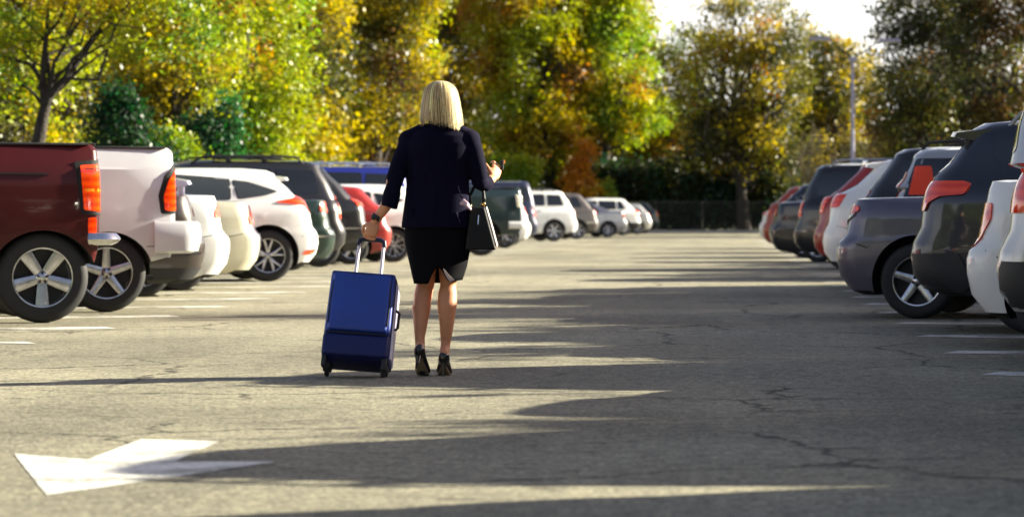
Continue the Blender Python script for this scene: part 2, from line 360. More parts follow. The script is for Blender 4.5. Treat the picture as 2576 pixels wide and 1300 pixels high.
def dense(poly, step=.05):
    out = []
    for a, b in zip(poly, poly[1:]+poly[:1]):
        d = math.hypot(b[0]-a[0], b[1]-a[1]); n = max(1, int(d/step))
        for i in range(n): out.append((a[0]+(b[0]-a[0])*i/n, a[1]+(b[1]-a[1])*i/n))
    return out
def rnd(poly, r=.04, n=4):                                                            # round a polygon's corners
    out = []; P = [Vector(p) for p in poly]
    for i, p in enumerate(P):
        a, b = P[i-1], P[(i+1) % len(P)]
        ra = min(r, (a-p).length*.45); rb = min(r, (b-p).length*.45)
        p0 = p+(a-p).normalized()*ra; p1 = p+(b-p).normalized()*rb
        for k in range(n+1):
            t = k/n; q = p0*(1-t)**2+p*2*t*(1-t)+p1*t*t; out.append((q.x, q.y))
    return out
def inpoly(x, y, poly):
    c = False; j = len(poly)-1
    for i in range(len(poly)):
        xi, yi = poly[i]; xj, yj = poly[j]
        if (yi > y) != (yj > y) and x < (xj-xi)*(y-yi)/(yj-yi)+xi: c = not c
        j = i
    return c
def patch(name, bvh, poly, O, A, Z, d, parent, m, off=.005, depth=.012, step=.05, rr=.03, bulge=0):
    """a fitted panel: a 2D outline laid on the body along direction d, standing off its surface, with thickness"""
    poly = dense(rnd(poly, rr) if rr else poly, step)
    xs = [p[0] for p in poly]; ys = [p[1] for p in poly]; pts = list(poly)
    nx = int((max(xs)-min(xs))/step)+1; ny = int((max(ys)-min(ys))/step)+1
    for i in range(1, nx):
        for j in range(1, ny):
            x = min(xs)+(max(xs)-min(xs))*i/nx; y = min(ys)+(max(ys)-min(ys))*j/ny
            if inpoly(x, y, poly) and min((x-a)**2+(y-b)**2 for a, b in poly) > (step*.45)**2: pts.append((x, y))
    n = len(poly)
    res = delaunay_2d_cdt([Vector(p) for p in pts], [], [list(range(n))], 1, 1e-5)
    v2, faces = res[0], res[2]
    O, A, Z, d = Vector(O), Vector(A), Vector(Z), Vector(d).normalized()
    V = []
    for p in v2:
        o = O+A*p.x+Z*p.y-d*3
        loc, nor, idx, dist = bvh.ray_cast(o, d)
        if loc is None:
            loc, nor, idx, dist = bvh.find_nearest(O+A*p.x+Z*p.y)
        V.append((loc, nor if nor.dot(d) < 0 else -nor))
    bm = bmesh.new(); vs = []
    for loc, nor in V: vs.append(bm.verts.new(loc-d*off+nor*off*.3))
    for f in faces:
        try: bm.faces.new([vs[i] for i in f])
        except ValueError: pass
    be = [e for e in bm.edges if len(e.link_faces) == 1]
    ex = bmesh.ops.extrude_edge_only(bm, edges=be)
    for g in ex['geom']:
        if isinstance(g, bmesh.types.BMVert): g.co += d*depth
    return frombm(name, bm, parent, m, 45)

def make_car(name, label, cat, group, kind, p, paintm, side, Ynear, pxe):
    L, H, W = p['L'], p['H'], p['W']; rw = p.get('rw', .33); xr = p.get('xr', 1.0); wb = p.get('wb', 2.7)
    rs, uw = rings_for(kind, p); uw = p.get('uw', uw)
    hs = [half_ring(ur, uf, w_, rr*p.get('round', .78), rf, z, L, .02 if kind == 'pickup' else .06) for (z, ur, uf, w_, rr, rf) in rs]
    n = len(hs[0]); V = []; Fc = []
    full = 2*n-2
    for h in hs:
        for u, v, z in h: V.append((u-L/2, v, z))
        for u, v, z in h[-2:0:-1]: V.append((u-L/2, -v, z))
    for i in range(len(hs)-1):
        for k in range(full):
            a, b = i*full+k, i*full+(k+1) % full
            Fc.append((a, b, b+full, a+full))
    def cap(base, flip):
        for k in range(n-1):
            a, b = base+k, base+k+1; c = base+(full-k) % full; dd = base+(full-k-1) % full
            q = [x for x in (a, b, dd, c)]
            q = [x for i2, x in enumerate(q) if x not in q[:i2]]
            if len(q) > 2: Fc.append(tuple(q[::-1] if flip else q))
    cap(0, False); cap((len(hs)-1)*full, True)
    me = bpy.data.meshes.new('body'); me.from_pydata(V, [], Fc); me.update()
    bm = bmesh.new(); bm.from_mesh(me); bmesh.ops.recalc_face_normals(bm, faces=bm.faces); bm.to_mesh(me); bm.free()
    body = link('body', me, None, [paintm, WELL, BLACKP])
    cl = p.get('clad', 0)
    # wheel arches
    bm = bmesh.new(); ra = rw+p.get('arch', .055); hw = W/2
    for ux in (xr-L/2, xr+wb-L/2):
        for s in (-1, 1):
            r_ = bmesh.ops.create_cone(bm, cap_ends=True, segments=48, radius1=ra, radius2=ra, depth=.5)
            bmesh.ops.transform(bm, matrix=Matrix.Translation((ux, s*(hw-.03), rw+p.get('archdz', 0))) @ Matrix.Rotation(math.pi/2, 4, 'X'), verts=r_['verts'])
    cut = frombm('cutter', bm, None, WELL, 0)
    md = body.modifiers.new('b', 'BOOLEAN'); md.operation = 'DIFFERENCE'; md.object = cut; md.solver = 'EXACT'
    bake(body); bpy.data.objects.remove(cut)
    me = body.data
    me.materials.clear()
    for m_ in (paintm, WELL, BLACKP): me.materials.append(m_)
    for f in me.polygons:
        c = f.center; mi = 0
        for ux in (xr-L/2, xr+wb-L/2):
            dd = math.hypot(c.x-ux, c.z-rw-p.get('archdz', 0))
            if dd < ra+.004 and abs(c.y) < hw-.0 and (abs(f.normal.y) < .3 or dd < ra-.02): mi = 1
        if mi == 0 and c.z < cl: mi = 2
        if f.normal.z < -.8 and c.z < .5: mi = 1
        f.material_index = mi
    smooth(me, 30)
    root = thing(name, label, cat, (0, 0, 0), 0, group); body.parent = root
    bb = bmesh.new(); bb.from_mesh(me); bvh = BVHTree.FromBMesh(bb)
    sides = (1, -1)
    X = lambda u: u-L/2
    if p.get('clad2'):                                                                 # black bumper skirt fitted over the lower tail
        for s in sides:
            patch('lower_bumper', bvh, [(-.5, .25), (xr-ra-.06, .25), (xr-ra-.05, p['clad2']-.2), (xr-ra-.14, p['clad2']), (-.5, p['clad2'])],
                  (-L/2, 0, 0), (1, 0, 0), (0, 0, 1), (.0, -s, 0), root, BLACKP, .012, .02, .06, .02)
    gm = CLEAR if p.get('clear_glass') else GLASS
    for s in sides:
        for poly in uw:
            wn = patch('side_window', bvh, poly, (-L/2, 0, 0), (1, 0, 0), (0, 0, 1), (0, -s, 0), root, gm, .004, .012, .07, .04)
            if p.get('frames'):
                cx = sum(q[0] for q in poly)/len(poly); cz = sum(q[1] for q in poly)/len(poly)
                big = [(cx+(q[0]-cx)*1.06, cz+(q[1]-cz)*1.09) for q in poly]
                patch('window_frame', bvh, big, (-L/2, 0, 0), (1, 0, 0), (0, 0, 1), (0, -s, 0), wn, p['frames'], .0015, .01, .07, .05)
        # door seams and handles
        ws = uw[-2:] if kind != 'sedan' else uw[1:]
        sm_ = bmesh.new()
        if kind != 'pickup' and not p.get('clad2'):
            zs = .70 if kind != 'suv' else .80
            patch('bumper_seam', bvh, [(.10, zs), (xr-ra-.03, zs-.10), (xr-ra-.03, zs-.092), (.10, zs+.008)], (-L/2, 0, 0), (1, 0, 0), (0, 0, 1), (0, -s, 0), root, SEAM, .0015, .006, .08, 0)
            patch('fuel_flap' if s > 0 else 'bumper_seam', bvh, rect(xr+.02, xr+.17, .80 if kind != 'suv' else .98, .94 if kind != 'suv' else 1.12) if s > 0 else [(.10, zs), (.10, zs+.006), (xr-ra, zs-.09), (xr-ra, zs-.096)], (-L/2, 0, 0), (1, 0, 0), (0, 0, 1), (0, -s, 0), root, paintm, .0022, .006, .05, .03)
        elif kind == 'pickup':
            patch('bed_seam', bvh, rect(2.02, 2.03, .55, p.get('bed', 1.47)-.03), (-L/2, 0, 0), (1, 0, 0), (0, 0, 1), (0, -s, 0), root, SEAM, .0015, .006, .1, 0)
            patch('panel_crease', bvh, rect(.16, 2.0, .60, .607), (-L/2, 0, 0), (1, 0, 0), (0, 0, 1), (0, -s, 0), root, SEAM, .001, .006, .12, 0)
        for poly in ws:
            x0 = min(q[0] for q in poly)-.035
            for strip in ([(x0-.004, .42 if kind == 'pickup' else .36), (x0+.004, .42 if kind == 'pickup' else .36), (x0+.004, min(q[1] for q in poly)-.02), (x0-.004, min(q[1] for q in poly)-.02)],):
                patch('door_seam', bvh, strip, (-L/2, 0, 0), (1, 0, 0), (0, 0, 1), (0, -s, 0), root, SEAM, .0015, .006, .12, 0)
            zz = min(q[1] for q in poly)-.13
            patch('door_handle', bvh, [(x0+.08, zz-.015), (x0+.25, zz-.015), (x0+.25, zz+.018), (x0+.08, zz+.018)], (-L/2, 0, 0), (1, 0, 0), (0, 0, 1), (0, -s, 0), root, p.get('handle', paintm), .03, .035, .05, .015)
        sm_.free()
        # tail lights wrap the corner
        th = R(p.get('th', 32)); A = Vector((math.cos(th), s*math.sin(th), 0)); d = Vector((math.sin(th), -s*math.cos(th), 0))
        for (poly, lm) in p['tail']:
            nm = 'tail_light' if lm in (REDL, AMBER) else ('reversing_light' if lm is WHITEL else 'tail_light_surround')
            patch(nm, bvh, poly, (-L/2, s*W/2, 0), A, (0, 0, 1), d, root, lm, p.get('toff', .012) if lm in (REDL, AMBER) else p.get('toff', .012)+.003*(1 if lm is WHITEL else -1), .03, .04, p.get('trr', .025))
        for (poly, lm, nm) in p.get('side', []):
            patch(nm, bvh, poly, (-L/2, 0, 0), (1, 0, 0), (0, 0, 1), (0, -s, 0), root, lm, .006, .012, .06, .02)
    # rear window, windscreen, plate, head lights
    def rearpatch(nm, poly, m_, off=.004, rr=.05): return patch(nm, bvh, poly, (0, 0, 0), (0, 1, 0), (0, 0, 1), (1, 0, 0), root, m_, off, .012, .09, rr)
    zt, zb = {'sedan': (H*.955, H*.76), 'hatch': (H*.93, H*.77), 'suv': (H*.93, H*.70), 'pickup': (H*.93, H*.80)}[kind]
    wt = W/2-.30
    rearpatch('rear_window', [(-wt-.08, zb), (wt+.08, zb), (wt-.06, zt), (-wt+.06, zt)], gm)
    zw = {'sedan': H*.72, 'hatch': H*.72, 'suv': H*.70, 'pickup': H*.72}[kind]
    patch('windscreen', bvh, [(-wt-.16, zw), (wt+.16, zw), (wt-.02, zt), (-wt+.02, zt)], (0, 0, 0), (0, 1, 0), (0, 0, 1), (-1, 0, 0), root, gm, .004, .012, .09, .05)
    zp = p.get('plate', .82)
    rearpatch('number_plate', [(-.15, zp-.07), (.15, zp-.07), (.15, zp+.07), (-.15, zp+.07)], mat('plate_white', (.7, .7, .72), .4), .008, .01)
    for s in sides:
        patch('headlight', bvh, [(-.05, .66), (.28, .70), (.34, .80), (-.02, .78)] if kind in ('sedan', 'hatch') else [(-.05, .82), (.25, .84), (.28, .98), (-.02, .96)],
              (L/2, s*W/2, 0), Vector((-math.cos(th), s*math.sin(th), 0)), (0, 0, 1), Vector((-math.sin(th), -s*math.cos(th), 0)), root, WHITEL, .008, .02, .06, .03)
    # mirrors
    um = L-1.55 if kind != 'pickup' else L-1.95; zm = uw[-1][0][1]+.02
    for s in sides:
        bm = bmesh.new(); box(bm, (X(um), s*(W/2+.07), zm+.05), (.10, .20, .15), .035, seg=3); box(bm, (X(um)+.01, s*(W/2-.06), zm+.0), (.06, .14, .05), .01)
        frombm('side_mirror', bm, root, p.get('mirror', paintm))
    if p.get('rails'):
        for s in sides:
            bm = bmesh.new(); zr = H-.01; y = s*(W/2-.30)
            x0, x1 = X(.85*p.get('slope', 1)+.1), X(L-2.35)
            tube(bm, [(x0-.05, y, zr-.06), (x0+.05, y, zr+.045), (x0+.25, y, zr+.06), ((x0+x1)/2, y, zr+.065), (x1-.2, y, zr+.055), (x1, y, zr-.06)], [(.018, .018)]*6, 8)
            for q in (.33, .66): box(bm, (x0+(x1-x0)*q, y, zr+.01), (.08, .03, .09), .008)
            frombm('roof_rail', bm, root, p['rails'])
        for q in (.25, .75):
            bm = bmesh.new(); xx = x0+(x1-x0)*q; box(bm, (xx, 0, zr+.075), (.07, W-.58, .025), .01); frombm('roof_crossbar', bm, root, p['rails'])
    if p.get('spoiler'):
        u0, z0, ln, wd = p['spoiler'][:4]
        bm = bmesh.new(); sec = [(-.0, .0), (.02, .035), (ln*.5, .055), (ln, .05), (ln, -.005), (ln*.4, -.03)]
        k = 12; rw_ = []
        for i in range(k+1):
            t = i/k*2-1; y = t*wd; sh = .10*abs(t)**3
            rw_.append([bm.verts.new((X(u0)+a*(1-.0)+sh, y, z0+b-.02*t*t)) for a, b in sec])
        for i in range(k):
            for j in range(len(sec)):
                jj = (j+1) % len(sec); bm.faces.new((rw_[i][j], rw_[i][jj], rw_[i+1][jj], rw_[i+1][j]))
        bm.faces.new(rw_[0]); bm.faces.new(rw_[-1][::-1])
        if len(p['spoiler']) > 5:
            for s in sides: box(bm, (X(u0)+ln*.6, s*wd*.8, z0-.07), (.07, .05, .13), .01)
        frombm('spoiler', bm, root, p['spoiler'][4] if len(p['spoiler']) > 4 else paintm)
    if p.get('wing'):                                                                  # chrome / strip lines on the side
        for (poly, m_) in p['wing']:
            for s in sides: patch('trim_strip', bvh, poly, (-L/2, 0, 0), (1, 0, 0), (0, 0, 1), (0, -s, 0), root, m_, .008, .012, .08, .01)
    if kind == 'pickup':
        bm = bmesh.new(); bmt = p.get('bumper', CHROME)
        b0, b1 = p.get('bz', (.60, .76)); bb_ = .03 if not p.get('bump_big') else .05
        prof = [(-.02, b0), (bb_*.8, b0+.02), (bb_+.02, (b0+b1)/2), (bb_+.01, b1-.03), (bb_-.015, b1), (-.03, b1+.004)]
        bl_ = p.get('bl', .46); path = [(bl_, hw-.005), (bl_*.7+.05, hw), (.20, hw)]; ext_ = p.get('bext', .0)
        for k_ in range(9):
            t = k_/8*math.pi/2; path.append((.06-ext_+.12*(1-math.sin(t)), hw-.12+.12*math.cos(t)))
        path += [(.05-ext_, hw*.5), (.05-ext_, 0)]
        path += [(a_, -b_) for a_, b_ in path[-2::-1]]
        rows_ = []
        for q_, (u_, v_) in enumerate(path):
            a_ = Vector(path[max(q_-1, 0)]); c_ = Vector(path[min(q_+1, len(path)-1)]); t_ = (c_-a_).normalized(); nx_, ny_ = t_.y, -t_.x
            if Vector((nx_, ny_)).dot(Vector((u_-2, v_))) < 0: nx_, ny_ = -nx_, -ny_
            rows_.append([bm.verts.new((X(u_+nx_*o_), v_+ny_*o_, z_)) for o_, z_ in prof])
        for i in range(len(path)-1):
            for j_ in range(len(prof)):
                jj = (j_+1) % len(prof); bm.faces.new((rows_[i][j_], rows_[i][jj], rows_[i+1][jj], rows_[i+1][j_]))
        bm.faces.new(rows_[0]); bm.faces.new(rows_[-1][::-1])
        frombm('rear_bumper', bm, root, bmt)
        bm = bmesh.new(); box(bm, (X(.45), 0, .52), (.4, .12, .10), .01); box(bm, (X(.2), 0, .50), (.2, .06, .06), .01); frombm('tow_hitch', bm, root, DARKM)
        bm = bmesh.new(); bt = p.get('bed', 1.47)
        for s in sides: box(bm, (X(1.15), s*(hw-.13), bt+.002), (1.85, .09, .02), .008)
        box(bm, (X(.2), 0, bt+.002), (.08, W-.3, .02), .008); frombm('bed_rail_cap', bm, root, BLACKP)
    # underside, exhaust
    bm = bmesh.new(); tube(bm, [(X(.25), .3*hw, .30), (X(.7), .3*hw, .30)], .03, 10); box(bm, (X(.65), .5*hw, .31), (.4, .25, .14), .04); frombm('exhaust', bm, root, DARKM)
    bm = bmesh.new(); box(bm, (0, 0, .34), (L-1.2, W-.6, .2), .03)
    for ux in (X(xr), X(xr+wb)): tube(bm, [(ux, -hw+.2, rw), (ux, hw-.2, rw)], .045, 8)
    frombm('underbody', bm, root, WELL)
    # wheels
    tm, rm = wheel_meshes(rw, p.get('style', ('single', 5, .16, .10, .3)))
    for ux in (xr, xr+wb):
        for s in sides:
            wo = bpy.data.objects.new('wheel', tm); C.objects.link(wo); wo.parent = root
            wo.location = (X(ux), s*(hw-(.20 if kind == 'pickup' else .14)), rw); wo.rotation_euler = (0, 0, 0 if s > 0 else math.pi)
            ro = bpy.data.objects.new('rim', rm); C.objects.link(ro); ro.parent = wo
    # put it where the photograph shows it: lean a, near rear wheel at Ynear, rearmost edge at pxe
    a = p.get('yaw', YL if side < 0 else YR)
    root.rotation_euler = (0, 0, math.pi+a if side < 0 else -a)
    M = root.rotation_euler.to_matrix(); ns = 1 if side < 0 else -1
    wp = M @ Vector((X(xr), ns*hw, 0)); Y0 = Ynear-wp.y
    vs = [M @ v.co for v in me.vertices]
    def ext(X0): q = [VX+F*(v.x+X0)/(v.y+Y0) for v in vs]; return max(q) if side < 0 else min(q)
    lo, hi = -60, 60
    for _ in range(40):
        mid = (lo+hi)/2
        if ext(mid) < pxe: lo = mid
        else: hi = mid
    root.location = ((lo+hi)/2, Y0, 0)
    bb.free()
    return root

# paints
P_MAROON = mat('paint_maroon', (.052, .0025, .0025), .4, .0, .25, coat=.22, var=(3, .06)); P_WHITE = paint('white', (.78, .78, .76)); P_CREAM = paint('cream', (.60, .61, .63)); P_BROWN = paint('brown', (.028, .021, .019), 0)
P_BLACK = paint('black', (.010, .010, .012)); P_DGREEN = paint('dark_green', (.012, .03, .022), .2); P_GREY = paint('grey', (.10, .092, .125), .3); P_CHAR = paint('charcoal', (.020, .021, .032), .2)
P_SILVER = paint('silver', (.42, .42, .42), .6); P_BEIGE = paint('beige', (.55, .53, .40), .2); P_BLUE = paint('blue', (.012, .022, .22), .1); P_RED = paint('red', (.26, .014, .008)); P_TEAL = paint('teal', (.012, .03, .035), .3)
P_ORANGE = paint('orange', (.32, .035, .01)); P_LAV = paint('pale_lavender', (.55, .55, .72), .2); P_TAUPE = paint('taupe', (.12, .105, .095), .4); P_NAVY = paint('navy', (.015, .02, .05), .3)
S5 = ('single', 5, .17, .13, .3); S5F = ('single', 5, .15, .22, .95); S6 = ('single', 6, .13, .14, .1); S7 = ('single', 7, .10, .09, .2); D5 = ('double', 5, .075, .06, .32); S10 = ('single', 10, .07, .06, .1)
D6 = ('double', 6, .06, .05, .2)
def T(poly, m=REDL): return (poly, m)
rect = lambda a, b, c, d: [(a, c), (b, c), (b, d), (a, d)]
GL = 'vehicles parked along the left row'; GR = 'vehicles parked along the right row'
def pk(**k): d = dict(L=5.7, H=1.9, W=2.0, rw=.385, xr=1.05, wb=3.6, style=S5, th=32); d.update(k); return d
def sd_(**k): d = dict(L=4.75, H=1.45, W=1.80, rw=.325, xr=1.02, wb=2.75, style=S5, tail=[T([(-.12, .82), (.26, .86), (.22, .99), (-.12, .97)])]); d.update(k); return d
def ht(**k): d = dict(L=4.3, H=1.47, W=1.80, rw=.325, xr=.83, wb=2.62, style=D5, tail=[T([(-.12, .86), (.2, .92), (.16, 1.06), (-.1, 1.04)])]); d.update(k); return d
def sv_(**k): d = dict(L=4.7, H=1.75, W=1.85, rw=.36, xr=.95, wb=2.7, style=S5, tail=[T([(-.1, .85), (.14, .88), (.14, 1.12), (-.1, 1.12)])], plate=.9, clad=.0, rails=BLACKP); d.update(k); return d

cars = [
 # left row, near to far
 ('pickup_truck', 'maroon pickup truck with tall red tail light, nearest in the left row', 'pickup truck', -1, 'pickup', P_MAROON, 23.2, 250,
  pk(bed=1.475, xr=.60, archdz=-.07, rw=.375, style=S5F, arch=.085, bz=(.64, .74), bext=.05, bl=.24, tail=[T([(-.10, .90), (.22, .93), (.235, 1.30), (-.10, 1.325)]), T([(-.08, 1.085), (.215, 1.085), (.215, 1.11), (-.08, 1.11)], AMBER), T([(-.13, .875), (.235, .90), (.265, 1.33), (.02, 1.355), (-.13, 1.35)], SEAM)],
     side=[(rect(.17, .24, .74, .87), REDL, 'side_reflector')], wing=[([(.55, 1.22), (3.3, 1.22), (3.3, 1.235), (.6, 1.235)], SEAM)])),
 ('pickup_truck', 'pale grey white pickup truck with curved red tail light, beside the maroon one', 'pickup truck', -1, 'pickup', P_CREAM, 25.8, 440,
  pk(bed=1.51, xr=.76, archdz=-.05, rw=.36, style=S5, arch=.07, bumper=P_CREAM, bump_big=1, bz=(.54, .83), bext=.10, bl=.34, tail=[T([(-.10, .93), (.19, .93), (.20, 1.06), (.15, 1.22), (.06, 1.33), (-.10, 1.34)]), T([(-.13, .91), (.215, .90), (.235, 1.07), (.18, 1.26), (.07, 1.365), (-.13, 1.375)], SEAM)])),
 ('sedan', 'dark brown sedan with a raised pale lavender rear spoiler, beside the pale pickup truck', 'car', -1, 'sedan', P_BROWN, 28.2, 516,
  sd_(H=1.42, deck=1.10, rw=.34, wing=[(rect(.1, .75, .50, .515), CHROME)], spoiler=(.10, 1.22, .26, .66, P_LAV, 1), clad=.34, tail=[T([(-.15, .86), (.02, .88), (.0, .97), (-.15, .97)])])),
 ('sedan', 'white sedan with a small red wraparound tail light, third from the maroon pickup truck', 'car', -1, 'sedan', P_WHITE, 30.8, 578,
  sd_(deck=1.12, rw=.33, style=S7, tail=[T([(-.12, .88), (.16, .86), (.16, .93), (.06, 1.03), (-.12, 1.03)])])),
 ('sedan', 'pale beige sedan with a drop shaped tail light, between a white and a dark sedan', 'car', -1, 'sedan', P_BEIGE, 33.3, 653,
  sd_(deck=1.06, rw=.32, style=S7, tail=[T([(-.10, .80), (.10, .78), (.12, .86), (.02, .95), (-.10, .94)])])),
 ('sedan', 'dark grey sedan squeezed between a beige sedan and a white hatchback', 'car', -1, 'sedan', P_GREY, 35.6, 656,
  sd_(deck=1.08, rw=.32, H=1.46, clear_glass=1, tail=[T([(-.10, .76), (.10, .78), (.06, 1.02), (-.10, 1.02)])])),
 ('hatchback', 'bright white hatchback with double spoke alloy wheels and dart shaped tail light', 'car', -1, 'hatch', P_WHITE, 38.0, 801,
  ht(H=1.54, L=4.36, W=1.82, rw=.35, xr=.76, arch=.07, slope=1.15, clear_glass=1, frames=BLACKP, style=D5, th=30,
     tail=[T([(-.12, .96), (.05, .93), (.17, 1.03), (.52, 1.065), (.52, 1.08), (.14, 1.165), (-.12, 1.14)]), T([(-.10, .93), (.04, .90), (.05, .96), (-.10, .99)], WHITEL)],
     side=[([(.06, .36), (.30, .36), (.26, .42), (.10, .44)], REDL, 'side_reflector')], spoiler=(.36, 1.385, .42, .60))),
 ('sedan', 'blackish green sedan with silver boot edge and big red tail light, behind the white hatchback', 'car', -1, 'sedan', P_DGREEN, 42.8, 843,
  sd_(deck=1.14, rw=.33, wing=[(rect(.06, .6, .56, .585), CHROME)], tail=[T([(-.12, .92), (.25, .96), (.22, 1.08), (.0, 1.12), (-.12, 1.10)])])),
 ('suv', 'tall black sport utility vehicle with roof rails and a slim upright tail light', 'suv', -1, 'suv', P_BLACK, 45.6, 870,
  sv_(H=1.80, L=4.9, W=1.88, rw=.37, slope=.8, frames=P_CHAR, xr=1.0, style=D6, tail=[T([(-.10, .84), (.10, .84), (.07, 1.22), (-.10, 1.22)]), T(rect(-.06, .09, .92, 1.04), WHITEL)])),
 ('suv', 'black sport utility vehicle with silver edged rear glass, half behind a taller one', 'suv', -1, 'suv', P_BLACK, 48.8, 930,
  sv_(H=1.80, slope=1.5, frames=P_SILVER, tail=[T([(-.10, 1.04), (.22, 1.06), (.25, 1.20), (-.10, 1.17)])], wing=[(rect(.05, .6, .66, .68), CHROME)])),
 ('hatchback', 'bright red hatchback partly hidden behind the woman forearm and suitcase handle', 'car', -1, 'hatch', P_RED, 51.4, 986,
  ht(H=1.45, style=S5, tail=[T([(-.1, .8), (.2, .9), (.2, 1.08), (-.1, 1.06)])])),
 ('hatchback', 'white hatchback with many spoked black and silver wheel, seen beside the woman left hip', 'car', -1, 'hatch', P_WHITE, 53.9, 1090,
  ht(H=1.50, xr=.85, style=D6)),
 ('van', 'blue van with a pale silver roof and rack, rising behind the red and white hatchbacks', 'van', -1, 'suv', P_BLUE, 58.0, 1055,
  sv_(H=1.93, L=4.9, W=1.9, slope=.6, rails=CHROME)),
 ('pickup_truck', 'dark teal pickup truck with chrome bumper and two tone tail light, right of the woman', 'pickup truck', -1, 'pickup', P_TEAL, 63.0, 1312,
  pk(bed=1.52, tail=[T([(-.08, 1.10), (.20, 1.08), (.22, 1.36), (-.08, 1.36)], WHITEL), T(rect(-.05, .17, 1.17, 1.33))], toff=.012, bumper=P_WHITE)),
 ('hatchback', 'white hatchback with tall pink red tail light, just behind the teal pickup truck', 'car', -1, 'hatch', P_WHITE, 78.0, 1336,
  ht(H=1.60, W=1.8, rw=.35, tail=[T([(-.1, .95), (.1, .92), (.2, 1.12), (-.1, 1.2)])])),
 ('suv', 'boxy black off road vehicle standing left of the white one with two big windows', 'suv', -1, 'suv', P_NAVY, 84.5, 1354,
  sv_(H=1.95, slope=.45, W=1.9, rw=.39, rails=None, clear_glass=0)),
 ('suv', 'white sport utility vehicle with two big dark side windows and six spoke wheels', 'suv', -1, 'suv', P_WHITE, 99.0, 1453,
  sv_(H=1.80, L=4.5, W=1.85, slope=.95, style=S6, rw=.37, tail=[T([(-.1, .85), (.04, .88), (.04, 1.15), (-.1, 1.15)])])),
 ('minivan', 'taupe grey estate with pale rear edge, between the white off roader and a silver sedan', 'car', -1, 'suv', P_TAUPE, 108.5, 1506,
  sv_(H=1.78, slope=1.3, style=S6, rails=None, tail=[T([(-.1, .95), (.14, .95), (.10, 1.22), (-.1, 1.22)])], wing=[(rect(.05, .7, .62, .66), CHROME)])),
 ('sedan', 'silver sedan with low sloping boot, far down the left row', 'car', -1, 'sedan', P_SILVER, 118.0, 1579,
  sd_(H=1.50, deck=1.12, style=S7, wb=2.5, xr=.95)),
 ('suv', 'silver white crossover with bright red tail lights, third from far end of left row', 'suv', -1, 'suv', P_WHITE, 129.0, 1612,
  sv_(H=1.72, slope=1.4, clad=.55, rails=None, tail=[T([(-.1, .85), (.2, .9), (.25, 1.15), (-.1, 1.15)])])),
 ('sedan', 'small pale silver car, last but one at the far end of the left row', 'car', -1, 'hatch', P_SILVER, 137.0, 1640,
  ht(H=1.5)),
 ('suv', 'dark green car standing last in the left row, next to the far fence', 'car', -1, 'suv', P_DGREEN, 144.0, 1659,
  sv_(H=1.6, rails=None)),
 # right row, near to far
 ('suv', 'silver vehicle with tall upright red tail light and black bumper, cut by right edge', 'suv', 1, 'suv', P_SILVER, 15.9, 2506,
  sv_(H=1.78, slope=.35, xr=1.05, clad=.0, clad2=.62, frames=BLACKP, tail=[T([(-.10, .90), (.20, .90), (.20, 1.185), (-.10, 1.185)])])),
 ('sedan', 'white car with long slanted red tail light, second from the right edge', 'car', 1, 'sedan', P_WHITE, 18.5, 2432,
  sd_(H=1.5, deck=1.13, xr=.72, rw=.35, tail=[T([(-.08, .66), (.02, .70), (.16, .86), (.15, .97), (-.06, .965)])])),
 ('suv', 'charcoal sport utility vehicle with hook shaped tail light, roof spoiler and black lower bumper', 'suv', 1, 'suv', P_CHAR, 21.0, 2291,
  sv_(H=1.62, L=4.6, slope=.85, uw=[[(.80, 1.14), (1.22, 1.13), (1.22, 1.46), (.66, 1.45)], [(1.30, 1.13), (2.08, 1.12), (2.08, 1.50), (1.30, 1.48)], [(2.16, 1.12), (3.25, 1.11), (2.8, 1.35), (2.55, 1.49), (2.16, 1.50)]], clad=.0, clad2=.60, rails=P_SILVER, style=S5, frames=P_CHAR, xr=1.0, wb=2.66, th=28, round=.8,
     tail=[T([(-.14, .92), (.10, .92), (.14, .98), (.24, 1.03), (.42, 1.045), (.44, 1.125), (.38, 1.145), (-.14, 1.145)]), T(rect(-.03, .06, .935, .985), AMBER)], toff=.014, side=[([(.15, 1.16), (.195, 1.16), (.41, 1.47), (.375, 1.47)], P_SILVER, 'pillar_trim')], spoiler=(.27, 1.50, .42, .68))),
 ('sedan', 'grey sedan with pointed red and white tail light, beside the charcoal sport utility vehicle', 'car', 1, 'sedan', P_GREY, 24.2, 2105,
  sd_(H=1.47, deck=1.04, rw=.325, xr=.78, style=S5, arch=.07, tail=[T([(-.10, .81), (.20, .93), (.18, .97), (.03, .985), (-.10, .95)]), T([(-.10, .78), (.14, .885), (.15, .915), (-.10, .825)], WHITEL)])),
 ('suv', 'silver vehicle with a red shape in its side window, behind the grey sedan', 'suv', 1, 'suv', P_SILVER, 28.9, 2225,
  sv_(H=1.60, slope=.55, rails=None, uw=[[(.26, 1.06), (1.18, 1.10), (1.18, 1.48), (.36, 1.48)], [(1.26, 1.1), (2.08, 1.1), (2.08, 1.48), (1.26, 1.48)]], tail=[T([(-.1, 1.0), (.04, 1.0), (.07, 1.34), (-.06, 1.34)])], side=[([(.32, 1.10), (.60, 1.10), (.54, 1.40), (.36, 1.40)], mat('red_patch_colour', (.75, .05, .01), .6), 'red_window_patch')])),  # red patch laid over the rear side window
 ('suv', 'black vehicle with roof rack, behind the silver vehicle with the red shape', 'suv', 1, 'suv', P_BLACK, 31.5, 2150,
  sv_(H=1.67, slope=.85, tail=[T([(-.1, 1.02), (.05, 1.02), (.06, 1.18), (-.1, 1.18)])])),
 ('suv', 'white sport utility vehicle with square red tail light and dark sloping glass', 'suv', 1, 'suv', P_WHITE, 34.2, 2069,
  sv_(H=1.60, slope=1.25, rails=None, clad=.36, spoiler=(.48, 1.50, .4, .66), tail=[T([(-.1, .98), (.22, .99), (.27, 1.15), (-.04, 1.16)])])),
 ('suv', 'dark red sport utility vehicle with orange red tail light, between white and black ones', 'suv', 1, 'suv', P_RED, 39.5, 2046,
